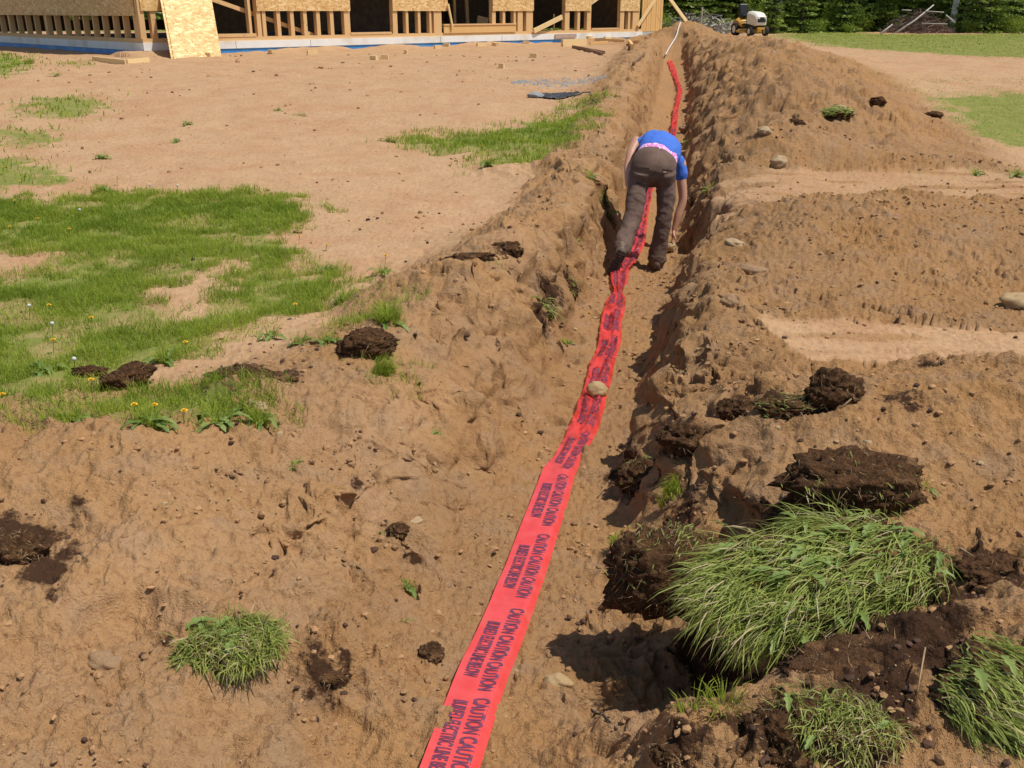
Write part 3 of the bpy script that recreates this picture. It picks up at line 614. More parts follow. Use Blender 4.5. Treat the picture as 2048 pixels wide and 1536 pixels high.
place_rock('pale stone half buried near the top of the middle heap beside the trench', 1468, 492, .13, .09, .07, M['palerock'], 4, -.2, .35)
place_rock('pale rounded stone at the foot of the tall far heap above the scraped track', 1557, 332, .17, .15, .13, M['palerock'], 5, .1, .3)
place_rock('orange brown stone cut by the right edge of the view above the scraped track', 2036, 612, .22, .14, .12, M['rock'], 7, .2, .35)
place_rock('flat cream stone chip on the bare slope left of the red tape', 832, 1046, .062, .045, .03, M['palerock'], 8, .8, .2)
place_rock('large brown stone buried in the sand at the lower left corner', 212, 1322, .11, .10, .07, M['brownrock'], 9, .2, .55)
place_rock('flat brown clod of stone on the middle heap below the pale stone', 1500, 548, .20, .10, .08, M['brownrock'], 10, -.1, .3)
place_rock('tiny yellow stone touching the right edge of the tape', 1033, 1346, .018, .014, .012, M['palerock'], 13, 0, .2)
place_rock('grey white stone in front of the long dark clod on the grass edge', 481, 795, .045, .035, .03, M['palerock'], 14, 0, .2)
place_rock('tan stone at the end of the dandelion patch by the sand bank', 512, 818, .10, .06, .045, M['palerock'], 15, -.3, .3)
place_rock('pale stone on the ledge of the heap beyond the bending person', 1530, 268, .15, .12, .10, M['palerock'], 17, 0, .35)
place_rock('brown stone lying in the trench beyond the bending person', 1372, 262, .22, .16, .12, M['brownrock'], 18, 0, .3)
PB = [(650, 778, 'in front of the dark mound right of the tipped slab'), (1525, 706, 'at the near edge of the scraped track'), (1555, 858, 'triangular, below the upright dark lump on the near right heap'), (1672, 885, 'above the upturned dark clod'), (1395, 700, 'on the slope right of the trench, below the brown oval stone'),
      (1665, 575, 'in the middle of the heap above the tyre treads'), (1640, 510, 'high on the middle heap'), (880, 1210, 'left of the tape beside the limp green sprig'), (1245, 1360, 'in the sand at the shadow edge under the sod'), (1150, 660, 'below the rooty clods of the left wall'),
      (1190, 640, 'touching the tape on its left below the boot'), (1700, 610, 'just above the tyre treads'), (1605, 700, 'on the scraped track itself'), (800, 860, 'beside the thin weed above the tape'), (920, 780, 'on the smooth ridged slope left of the tape'), (560, 870, 'just right of the dandelion strip'),
      (715, 1180, 'above and right of the lone grass mound'), (330, 1010, 'on the bare bank below the dandelion strip'), (620, 1480, 'at the bottom edge left of the tape'), (1010, 1440, 'right of the tape near the bottom edge'), (1960, 930, 'near the right edge beyond the sod'), (1735, 890, 'behind the upturned dark clod, right one'), (1890, 980, 'right of the upturned dark clod')]
for i, (a, b_, lb) in enumerate(PB):
    w = random.uniform(.018, .032) * (1 + .05 * plane_at(a, b_)[1])
    place_rock('small pale pebble ' + lb, a, b_, w, w * .8, w * .6, M['palerock'], 20 + i, random.random() * 3, .25, 'pebble', 'pale pebbles scattered on the dug sand', name='pebble')

# ------------------------------------------------------------------ sods and clods
def blob(seed, sub=5, lump=.35, fine=.17):
    bm = bmesh.new(); bmesh.ops.create_icosphere(bm, subdivisions=sub, radius=1); P = np.array([v.co[:] for v in bm.verts]); F = np.array([[v.index for v in f.verts] for f in bm.faces]); bm.free()
    P0 = P.copy(); r = 1 + lump * fbm3(P * 1.2 + seed * 5.1, 2) + fine * fbm3(P * 4.5 + seed, 3) * 1.1 + fine * .8 * abs(noise3(P * 11 + seed)) - fine * .5 * abs(noise3(P * 6 + seed * 2))
    return P0, P * r[:, None], F
def rotz(P, a):
    c, s_ = math.cos(a), math.sin(a); return np.stack([P[:, 0] * c - P[:, 1] * s_, P[:, 0] * s_ + P[:, 1] * c, P[:, 2]], 1)
def clod(name, label, px, py, size, seed, rz=0.0, tilt=(0, 0), lift=0.0, sink=.3, grass=None, group=None, roots=200, weeds=0, world=None, cat='clod', boxy=0.0):
    """grass = dict(n, L, comb (heading of the lay), lay, side (function of unit P giving where it grows))"""
    p = Vector(world) if world else at(px, py); base = hz(p.x, p.y, fine=False) if not world else p.z
    z = base + size[2] * (.5 - sink) + lift
    root = empty(name, (p.x, p.y, z)); tag(root, label, cat, group)
    P0, P, F = blob(seed, 5, .30 if not boxy else .18)
    if boxy: m = np.abs(P).max(1); P = P * (1 + boxy * (np.linalg.norm(P, axis=1) / m - 1))[:, None]
    P = P * (np.array(size) / 2); P0u = P0.copy()
    Rm = Matrix.Rotation(rz, 3, 'Z') @ Matrix.Rotation(tilt[0], 3, 'X') @ Matrix.Rotation(tilt[1], 3, 'Y'); Rn = np.array(Rm)
    P = P @ Rn.T
    np_obj('soil', P, None, F, M['soil'], root, smooth=True)
    nrm = np.zeros_like(P); fn = np.cross(P[F[:, 1]] - P[F[:, 0]], P[F[:, 2]] - P[F[:, 0]])
    for k in range(3): np.add.at(nrm, F[:, k], fn)
    nrm /= np.linalg.norm(nrm, axis=1)[:, None] + 1e-9
    if roots:
        i = RNG.integers(0, len(P), roots); d = nrm[i] * .5 + RNG.normal(0, .6, (roots, 3)) + [0, 0, -.4]; L = RNG.uniform(.01, .035, roots) * (.6 + size[0] * 1.6)
        a = RNG.normal(0, 1, (roots, 3)); sd = np.cross(d, a); sd /= np.linalg.norm(sd, axis=1)[:, None] + 1e-9; sd *= .0009
        V = np.stack([P[i] - sd, P[i] + sd, P[i] + d * L[:, None]], 1).reshape(-1, 3); np_obj('roots', V, None, np.arange(roots * 3).reshape(-1, 3), M['straw'], root)
    if grass:
        w = grass['side'](P0u, nrm) * sstep(-.55, .1, noise3(P * 9 + 1.5) + .2); n = grass['n']; pr = np.maximum(w, 0); pr = pr / pr.sum(); i = RNG.choice(len(P), n, p=pr)
        B = P[i] + RNG.normal(0, .006, (n, 3)) - nrm[i] * .004; L = RNG.uniform(.45, 1.15, n) * grass['L']
        ca = grass['comb'] + .75 * noise3(B * 7 + 4) + .5 * noise3(B * 19); cmb = np.stack([np.cos(ca), np.sin(ca), np.full(n, grass.get('drop', -.15))], 1); lay = grass['lay']
        jit = RNG.normal(0, grass.get('jit', .35), (n, 3)); cl = noise3(B * 16)[:, None]; 
        d1 = nrm[i] * (1 - lay) + cmb * lay + jit * .7 + np.array([0, 0, grass.get('upb', .25)]) + cl * .25; d1 /= np.linalg.norm(d1, axis=1)[:, None]
        d2 = d1 * .55 + cmb * (.5 + lay * .5) + np.array([0, 0, -.35]) + jit * .6; d2 /= np.linalg.norm(d2, axis=1)[:, None]
        d3 = d2 * .6 + cmb * .5 + np.array([0, 0, -.5]) + jit * .5; d3 /= np.linalg.norm(d3, axis=1)[:, None]
        q1 = B + d1 * (L * .35)[:, None]; q2 = q1 + d2 * (L * .35)[:, None]; q3 = q2 + d3 * (L * .3)[:, None]
        sd = np.cross(d2, nrm[i] + RNG.normal(0, .5, (n, 3))); sd /= np.linalg.norm(sd, axis=1)[:, None] + 1e-9; sd *= (RNG.uniform(.6, 1.5, n) * grass.get('w', .0016))[:, None]
        V = np.stack([B - sd, B + sd, q1 - sd, q1 + sd, q2 - sd * .8, q2 + sd * .8, q3], 1).reshape(-1, 3); b0 = np.arange(n) * 7
        F4 = np.concatenate([np.stack([b0, b0 + 1, b0 + 3, b0 + 2], 1), np.stack([b0 + 2, b0 + 3, b0 + 5, b0 + 4], 1)]); F3 = np.stack([b0 + 4, b0 + 5, b0 + 6], 1)
        t = np.repeat(np.clip(.45 + .25 * noise3(B * 9) + RNG.normal(0, .22, n), 0, 1), 7)
        np_obj('grass_blades', V, F4, F3, M['sodgrass'], root, attrs={'tint': t})
        if weeds:
            i = RNG.choice(len(P), weeds, p=pr); MBv = []; MBf = []; tt = []
            for q in i:
                c0 = P[q] + nrm[q] * .02
                hd = grass['comb'] + RNG.normal(0, .9); l = RNG.uniform(.035, .095); wd = l * RNG.uniform(.18, .36)
                add_leaf(MBv, MBf, tt, c0, hd, l, wd, RNG.uniform(-.1, .5), RNG.uniform(.5, 1))
            V = np.concatenate(MBv); np_obj('weed_leaves', V, np.concatenate(MBf), None, M['leaf'], root, attrs={'tint': np.concatenate(tt)})
    return root
def add_leaf(Vs, Fs, Ts, base, hd, L, Wd, rise, tint, lobes=.35):
    m = 6; n0 = sum(len(v) for v in Vs); f = np.array([math.cos(hd), math.sin(hd), 0]); s_ = np.array([-f[1], f[0], 0]); V = []
    for k in range(m + 1):
        t = k / m; w = Wd * .5 * math.sin(math.pi * min(1, .08 + t * .92)) ** .8 * (1 + lobes * (1 if k % 2 else -1)); w = max(w, .0006)
        c = base + f * L * t * (1 - .15 * t) + np.array([0, 0, L * (rise * t - (rise + .25) * .8 * t * t)])
        V += [c - s_ * w + [0, 0, w * .35], c, c + s_ * w + [0, 0, w * .35]]
    V = np.array(V); F = []
    for k in range(m):
        for j in range(2): a = n0 + k * 3 + j; F.append((a, a + 1, a + 4, a + 3))
    Vs.append(V); Fs.append(np.array(F)); Ts.append(np.full(len(V), tint))
M['straw'] = simple('dry roots and straw', (.34, .22, .11), .8, var=.3)
top = lambda P0, n: np.maximum(0, n[:, 2] - .05) ** .6
# the big sod that hangs over the trench, in two lumps of one turned-over turf
clod('grass_sod', 'large sod of long combed grass overhanging a dark hollow at lower right', 0, 0, (.66, .35, .12), 3, rz=R(18), tilt=(R(18), R(-7)), world=(.895, 2.34, .06), roots=500, weeds=90, boxy=.3,
     grass=dict(n=5600, L=.145, comb=R(207), lay=.88, drop=-.16, upb=.06, jit=.50, w=.0014, side=lambda P0, n: np.maximum(0, n[:, 2] * .8 - n[:, 1] * .30 - n[:, 0] * .1 + .10) ** .7), cat='sod')
clod('soil_clod', 'big dark brown rooty clod at the left end of the large grass sod', 0, 0, (.38, .26, .25), 5, rz=R(8), tilt=(R(-8), R(6)), world=(.50, 2.54, -.085), roots=900, boxy=.25,
     grass=dict(n=160, L=.045, comb=R(60), lay=.2, side=lambda P0, n: np.maximum(0, n[:, 2] - .75)), group='dark rooty clods')
clod('soil_clod', 'upturned dark brown clod behind the large grass sod', 1700, 1010, (.46, .22, .21), 8, rz=R(6), tilt=(R(10), R(3)), sink=.15, roots=900, boxy=.2, group='dark rooty clods', grass=dict(n=120, L=.05, comb=R(-90), lay=.3, side=lambda P0, n: np.maximum(0, -n[:, 1] - .5)))
clod('grass_sod', 'sparse green and brown sod at the bottom edge right of centre', 1670, 1490, (.24, .18, .13), 12, rz=R(-10), sink=.3, roots=500, weeds=3, group='small grassy sods',
     grass=dict(n=1100, L=.065, comb=R(240), lay=.3, jit=.85, w=.0011, side=top), cat='sod')
clod('soil_clod', 'black crumbly clod left of the bottom edge sod', 1560, 1490, (.13, .16, .12), 15, sink=.35, roots=300, group='dark rooty clods')
clod('grass_sod', 'grass sod with flattened blades cut by the right edge near the bottom', 2000, 1420, (.25, .27, .10), 18, rz=R(-38), tilt=(R(12), R(10)), sink=.25, roots=300, weeds=5, group='small grassy sods',
     grass=dict(n=2300, L=.095, comb=R(-55), lay=.85, upb=.08, jit=.36, w=.0014, side=top), cat='sod')
clod('grass_sod', 'lone mound of tangled grass on the sand at lower left', 462, 1300, (.27, .20, .06), 21, rz=R(12), sink=.35, roots=300, weeds=12, group='small grassy sods',
     grass=dict(n=2600, L=.072, comb=R(-70), lay=.75, jit=1.3, w=.0013, side=top), cat='sod')
clod('soil_clod', 'dark round clod between the grass and the left bank of the trench', 735, 705, (.27, .19, .13), 24, rz=.3, sink=.2, roots=400, group='dark rooty clods')
clod('soil_clod', 'dark slab of soil tipped on edge at the front of the big grass patch', 255, 775, (.22, .12, .12), 27, rz=.5, tilt=(0, R(-16)), sink=.2, roots=300, group='dark rooty clods')
clod('soil_clod', 'low long mound of dark crumbs right of the tipped slab', 500, 762, (.36, .18, .09), 30, rz=-.25, sink=.4, roots=400, group='dark rooty clods')
clod('soil_clod', 'small dark clod near the left side of the dark slab, among dandelions', 180, 748, (.16, .08, .05), 33, sink=.3, roots=150, group='dark rooty clods')
clod('soil_clod', 'black clod of humus cut by the left edge of the view', 30, 1120, (.17, .13, .11), 36, sink=.3, roots=300, group='dark rooty clods')
clod('soil_clod', 'dark lump on end in the middle of the near right heap', 1663, 805, (.20, .15, .17), 39, sink=.25, roots=300, group='dark rooty clods')
clod('soil_clod', 'dark flat clod with a little grass left of the upright lump', 1580, 822, (.26, .12, .07), 42, sink=.3, roots=200, group='dark rooty clods', grass=dict(n=200, L=.04, comb=0, lay=.3, side=top))
clod('soil_clod', 'brown broken clod at the trench end of the near right heap', 1475, 828, (.15, .13, .10), 45, sink=.35, roots=300, group='dark rooty clods')
clod('soil_clod', 'curled dark turf lying on top of the left bank', 1015, 508, (.20, .12, .10), 48, rz=-.3, sink=.25, roots=300, group='dark rooty clods')
clod('soil_clod', 'flat tail of dark turf trailing left from the curled one on the bank', 940, 520, (.30, .09, .05), 51, rz=.45, sink=.2, roots=200, group='dark rooty clods')
clod('soil_clod', 'rooty black clod hanging in the left trench wall, the upper of two', 1135, 583, (.15, .12, .15), 54, sink=.5, roots=500, group='dark rooty clods', grass=dict(n=70, L=.07, comb=R(-60), lay=.4, w=.002, side=top))
clod('soil_clod', 'rooty black clod in the left trench wall under trailing grass, the lower of two', 1078, 622, (.20, .13, .14), 57, rz=-.5, sink=.5, roots=600, group='dark rooty clods', grass=dict(n=110, L=.11, comb=R(-50), lay=.5, w=.002, side=top))
clod('soil_clod', 'dark rooty corner of the right trench wall below the pale spill of sand', 1285, 965, (.20, .22, .17), 60, rz=.3, sink=.45, roots=500, group='dark rooty clods', grass=dict(n=60, L=.05, comb=0, lay=.3, side=top))
clod('soil_clod', 'grey brown clod on the lip of the right trench wall', 1370, 890, (.19, .15, .12), 63, sink=.4, roots=250, group='dark rooty clods')
clod('grass_sod', 'small sod with a green tuft on the tall far heap', 1680, 234, (.28, .20, .12), 66, rz=-.2, sink=.3, roots=200, group='small grassy sods', grass=dict(n=500, L=.09, comb=R(180), lay=.5, w=.004, side=top), cat='sod')
clod('soil_clod', 'dark clod on the far heap left of the small green sod', 1588, 250, (.22, .14, .10), 69, rz=.2, sink=.45, roots=150, group='dark rooty clods')
clod('soil_clod', 'clod on the far crest above and right of the small green sod', 1755, 205, (.18, .14, .10), 72, sink=.4, roots=100, group='dark rooty clods')
clod('soil_clod', 'dark clod at the right foot of the tall far heap', 1868, 232, (.2, .14, .09), 75, sink=.4, roots=100, group='dark rooty clods')
clod('soil_clod', 'brown crumbly clod on the bare slope left of the tape, lower one', 862, 1308, (.085, .08, .05), 78, sink=.4, roots=80, group='dark rooty clods')
clod('soil_clod', 'brown crumbly clod on the bare slope below the cream stone chip', 797, 1068, (.075, .085, .05), 81, sink=.4, roots=80, group='dark rooty clods')
clod('soil_clod', 'dark red spill of crumbs right of the lone grass mound', 650, 1350, (.14, .09, .025), 84, sink=.45, roots=120, group='dark rooty clods')
clod('soil_clod', 'black clod at the right edge beside the large sod', 1985, 1150, (.22, .13, .08), 90, sink=.4, roots=300, group='dark rooty clods')
clod('soil_clod', 'broad low dark clod under the near side of the large sod', 1720, 1330, (.40, .20, .06), 93, rz=.3, sink=.5, roots=500, group='dark rooty clods')
clod('soil_clod', 'small dark clod at the bottom edge below the hollow', 1335, 1515, (.08, .07, .05), 96, sink=.35, roots=150, group='dark rooty clods')

# ------------------------------------------------------------------ loose crumbs of soil (uncountable)
def crumbs(name, mat, n, bbox, rmin, rmax, label, pw=2.2, dark=False, yard=False):
    x = RNG.uniform(bbox[0], bbox[1], n * 3); y = bbox[2] + (bbox[3] - bbox[2]) * RNG.random(n * 3) ** 1.6
    dry, g, d = ground_masks(x, y); k = sstep(-.25, .45, noise2(x * 1.4 + 20, y * 1.4) + .5 * noise2(x * 5, y * 5)); w = (1 - dry) * (.12 + k) * (1 - .9 * (g > .3))
    if dark: w = np.clip(d * 3 + .04 * w + .05, 0, 1)
    if yard: w = .5 * dry * (g < .2) * sstep(-.1, .4, noise2(x * .8, y * 1.5 + 9))
    sel = RNG.random(n * 3) < w; x = x[sel][:n]; y = y[sel][:n]; m = len(x); z = height(x, y)
    bm = bmesh.new(); bmesh.ops.create_icosphere(bm, subdivisions=1, radius=1); P = np.array([v.co[:] for v in bm.verts]); F = np.array([[v.index for v in f.verts] for f in bm.faces]); bm.free()
    r = (rmin + (rmax - rmin) * RNG.random(m) ** pw) * (1 + y * .12); S = RNG.uniform(.6, 1.25, (m, 1, 3)) * r[:, None, None]; S[:, :, 2] *= .75
    V = P[None] * (1 + RNG.uniform(-.28, .28, (m, len(P), 1))) * S; a = RNG.uniform(0, 6.28, m); c, s_ = np.cos(a)[:, None], np.sin(a)[:, None]
    V = np.stack([V[:, :, 0] * c - V[:, :, 1] * s_, V[:, :, 0] * s_ + V[:, :, 1] * c, V[:, :, 2]], 2) + np.stack([x, y, z + r * .25], 1)[:, None, :]
    Fa = (F[None] + (np.arange(m) * len(P))[:, None, None]).reshape(-1, 3)
    return tag(np_obj(name, V.reshape(-1, 3), None, Fa, mat), label, 'soil crumbs', kind='stuff')
crumbs('soil_crumbs', M['crumb'], 22000, (-3.4, 6.5, 1.5, 10), .0010, .012, 'brown crumbs of sandy soil scattered over the heaps', pw=6)
crumbs('humus_crumbs', M['darkcrumb'], 9000, (-3, 4.5, 1.5, 8), .0010, .011, 'dark crumbs of humus around the clods', dark=True, pw=5)
crumbs('yard_debris', M['crumb'], 6500, (-14, 3.5, 4, 22), .0015, .012, 'bits of soil and debris scattered on the flat sand', pw=5, yard=True)
crumbs('pale_grit', M['palerock'], 2500, (-3, 4.5, 1.5, 8), .001, .004, 'pale grit in the sand', pw=2)

# ------------------------------------------------------------------ grass, weeds, flowers
grass_on('meadow_grass', 120000, (-4.4, .2, 3.0, 9.0), .2, 'green grass growing over the sand at the left', minh=.03, maxh=.10, width=.0030)
grass_on('bank_grass', 22000, (-2.8, 1.6, 7.5, 15), .2, 'green grass strip behind the left bank of the trench', minh=.04, maxh=.12, width=.004)
grass_on('distant_grass', 16000, (-18, -4, 8, 26), .2, 'thin grass at the far left of the plot', minh=.04, maxh=.12, width=.006)
grass_on('field_grass', 30000, (4, 24, 8.5, 22), .2, 'short mown grass of the field right of the heaps', minh=.015, maxh=.035, width=.004)
grass_on('far_lawn', 36000, (5, 34, 22, 50), .2, 'short mown lawn in front of the wood', minh=.02, maxh=.05, width=.004)
def tuft(label, px, py, n, L, seed=0, group='weed tufts on the sand', leafy=0, w=.0026, name='weed_tuft', cat='weed', lean=None):
    p = at(px, py); r0 = L * .35; a = RNG.uniform(0, 6.28, n); rr = RNG.random(n) ** .7 * r0; x = p.x + np.cos(a) * rr; y = p.y + np.sin(a) * rr * .8
    z = height(x, y) - .004 - p.z; B = np.stack([x - p.x, y - p.y, z], 1); H = RNG.uniform(.5, 1.1, n) * L
    hd = a if lean is None else lean + RNG.normal(0, .5, n)
    V, F4, F3, t = blade_mesh(B, H, RNG.uniform(.7, 1.4, n) * w, hd, RNG.uniform(.35, .9, n), RNG.uniform(.1, .9, n))
    root = empty(name, p); tag(root, label, cat, group); np_obj('grass_blades', V, F4, F3, M['grass'], root, attrs={'tint': t})
    if leafy:
        Vs, Fs, Ts = [], [], []
        for k in range(leafy): add_leaf(Vs, Fs, Ts, np.array([RNG.normal(0, r0 * .3), RNG.normal(0, r0 * .3), .006]), RNG.uniform(0, 6.28), L * RNG.uniform(.6, 1.2), L * .24, RNG.uniform(.3, 1.1), RNG.uniform(.2, .9))
        np_obj('leaves', np.concatenate(Vs), np.concatenate(Fs), None, M['leaf'], root, attrs={'tint': np.concatenate(Ts)})
    return root
TU = [('bright green tuft on the edge of the right trench wall above the dark hollow', 1340, 1000, 260, .11, 0, -2.2), ('small green tuft at the left end of the big dark clod', 1235, 1092, 160, .07, 0, None), ('spiky green tuft at the foot of the dark hollow', 1385, 1425, 40, .10, 0, None),
      ('wispy grass right of the spiky tuft below the hollow', 1445, 1420, 50, .10, 0, None), ('limp green sprig hanging left of the tape', 818, 1180, 26, .09, 3, -1.6), ('tiny green sprig below the limp one left of the tape', 803, 1250, 12, .04, 3, None), ('thin weed on the slope above the red tape', 875, 870, 22, .08, 5, -1.6),
      ('grassy tuft against the dark round clod, on its right', 775, 650, 420, .15, 2, None), ('flopped grass below the dark round clod', 765, 752, 300, .14, 0, .2), ('leafy weed left of the dark round clod', 655, 688, 60, .12, 7, None), ('weed between the big patch and the clod', 540, 675, 50, .12, 6, None),
      ('low weed at the tip of the big grass patch', 690, 600, 120, .12, 5, None), ('small tuft beside the sand bank', 765, 548, 70, .11, 5, None), ('green weed in the left trench wall beside the boot', 1215, 432, 110, .15, 6, None), ('weed on the left trench wall higher up, under the arm', 1180, 358, 90, .13, 5, None), ('dark leaved weed by the knee on the left wall', 1212, 400, 60, .10, 5, None),
      ('sprig of grass low in the left wall near the tape', 1135, 690, 60, .07, 3, None), ('little tuft on the crown of the left bank', 1000, 545, 60, .08, 2, None), ('tuft in the middle of the left bank slope', 1150, 485, 45, .08, 2, None),
      ('weed on the right trench wall beside the hand', 1418, 385, 60, .12, 3, None), ('weed rooted in the right wall beyond the person', 1375, 285, 40, .13, 4, None), ('tuft in the far left corner of the plot', 60, 128, 250, .22, 0, None), ('single weed left of the big patch top', 205, 385, 120, .16, 6, None), ('weed near the top middle of the sand', 375, 250, 40, .15, 4, None),
      ('weed on open sand left of centre', 350, 285, 40, .13, 5, None), ('weed alone on the sand above the patch', 205, 318, 50, .14, 6, None), ('small weed far out on the sand', 555, 222, 30, .12, 4, None), ('small weed beside the far one', 600, 232, 26, .11, 4, None),
      ('weed at the left tip of the bank grass', 785, 285, 110, .16, 4, None), ('weed below the bank grass', 975, 330, 150, .16, 5, None), ('weed right of the patch tip', 650, 540, 40, .12, 4, None), ('weed on the sand between patch and bank', 600, 690, 40, .10, 5, None),
      ('faint weed on the slope above the cream chip', 590, 940, 26, .06, 4, None), ('pale leaves lying by the right clod', 1840, 985, 22, .07, 8, None), ('weed on the far sand near the two boards', 115, 152, 40, .18, 3, None), ('small green leaf left of the cream chip', 765, 1070, 4, .025, 2, None),
      ('tuft at the right edge beyond the track', 1950, 350, 60, .15, 3, None), ('tuft at the corner of the field beyond the track', 2030, 352, 90, .16, 3, None), ('weed clump in the patch near the clod', 330, 725, 120, .12, 8, None), ('broad leaved weed left in the patch', 90, 745, 60, .15, 10, None),
      ('pale broad leaved weed at the right end of the dandelion strip', 440, 850, 90, .13, 16, None), ('weed in the dandelion strip, middle', 300, 850, 120, .12, 12, None), ('weed in the dandelion strip, left', 140, 850, 120, .12, 12, None), ('weed at the right end of the dandelion strip tip', 520, 845, 200, .10, 6, None)]
for lb, a, b_, n, L, lf, ln in TU: tuft(lb, a, b_, n, L, leafy=lf, lean=ln)
M['yellow'] = simple('dandelion yellow', (.85, .55, .03), .7, var=.15, scale=90)
M['fluff'] = simple('dandelion fluff', (.55, .55, .50), .9, var=.1)
def flower(px, py, clock, label, hgt=.06):
    p = at(px, py); p.z = hz(p.x, p.y, fine=False); root = empty('dandelion', p); tag(root, label, 'flower', 'dandelions')
    MB().tube([(0, 0, -.005), (.004, 0, hgt * .6), (.008, .004, hgt)], .0016, 5).build('stem', M['leaf'], root)
    if clock:
        me = rock_mesh('seed_head', 5, M['fluff'], .05, 2); o = link(bpy.data.objects.new('seed_head', me), root); o.location = (.008, .004, hgt + .012); o.scale = (.011,) * 3
    else:
        m = MB()
        for ring, (r, z, n) in enumerate(((.013, .003, 14), (.009, .006, 11), (.005, .009, 7))):
            for k in range(n):
                a = 2 * math.pi * (k + .3 * ring) / n; c, s_ = math.cos(a), math.sin(a); q = Vector((.008, .004, hgt))
                m.add([q + Vector((-s_ * .0025, c * .0025, 0)), q + Vector((s_ * .0025, -c * .0025, 0)), q + Vector((c * r + s_ * .003, s_ * r - c * .003, z)), q + Vector((c * r - s_ * .003, s_ * r + c * .003, z))], [(0, 1, 2, 3)])
        m.build('petals', M['yellow'], root)
FL = [(183, 660, 'yellow dandelion in the middle of the big patch'), (100, 640, 'yellow dandelion left of the middle of the patch'), (108, 710, 'orange yellow dandelion near the clods'), (370, 706, 'dandelion at the front edge of the patch by the tipped slab'), (185, 800, 'dandelion at the left of the front strip'), (308, 833, 'dandelion in front of the long dark clod'), (368, 852, 'dandelion right in the front strip'), (270, 848, 'dandelion low in the front strip'), (5, 812, 'dandelion at the left edge of the front strip'),
      (598, 490, 'dandelion on the right tip of the patch'), (652, 503, 'dandelion on the sand right of the patch'), (770, 533, 'dandelion beside the sand bank'), (8, 350, 'dandelion at the far left edge'), (72, 335, 'dandelion on the far left grass'), (235, 372, 'dandelion above the big patch'), (40, 375, 'dandelion low on the far left grass'), (962, 305, 'dandelion in the bank grass'), (30, 418, 'dandelion top left of the big patch'), (75, 455, 'dandelion left in the upper patch'), (20, 470, 'dandelion at the left edge of the upper patch'), (140, 480, 'dandelion in the upper patch'), (590, 640, 'dandelion at the right side of the patch')]
for a, b_, lb in FL: flower(a, b_, False, lb, random.uniform(.04, .09))
for a, b_, lb in [(106, 678, 'white dandelion seed head in the big patch'), (60, 640, 'small white seed head at the left of the patch'), (150, 752, 'white seed head beside the small dark clod'), (300, 388, 'white seed head above the patch'), (355, 390, 'white seed head at the top of the patch'), (160, 440, 'pale seed head in the upper patch')]: flower(a, b_, True, lb, .07)
# dry stems, roots and sticks
def stick(label, pts, r, mat=None, name='dry_stem', cat='stem', group=None):
    P = [];
    for a, b_, up in pts: q = at(a, b_); P.append((q.x, q.y, hz(q.x, q.y) + up))
    return tag(MB().tube(P, [r * (1 - .5 * i / len(P)) for i in range(len(P))], 6).build(name, mat or M['straw'], smooth=True), label, cat, group)
stick('curved bare root sticking from the near right heap', [(1682, 822, .01), (1700, 812, .03), (1702, 795, .04), (1695, 780, .02)], .004)
stick('dead grass stem lying below the lone grass mound', [(400, 1330, .02), (415, 1370, .01), (432, 1405, .006)], .003)
stick('dark stick half sunk in the sand at the bottom right of the tape', [(1180, 1425, -.004), (1190, 1437, .0), (1205, 1452, .0), (1232, 1482, -.004)], .0045, M['bark'], 'stick', 'stick')
stick('thin pale root across the dark soil at lower right', [(1842, 1340, .05), (1835, 1380, .05), (1828, 1420, .04)], .0025)
stick('pale root poking from the dark trench corner', [(1195, 1000, .01), (1215, 985, .03), (1230, 978, .02)], .003)
stick('thin twig on the left bank sand', [(1445, 790, .01), (1465, 778, .02), (1485, 772, .02)], .003)
stick('pale straw on the sand at lower left', [(160, 1115, .01), (178, 1130, .008)], .002)
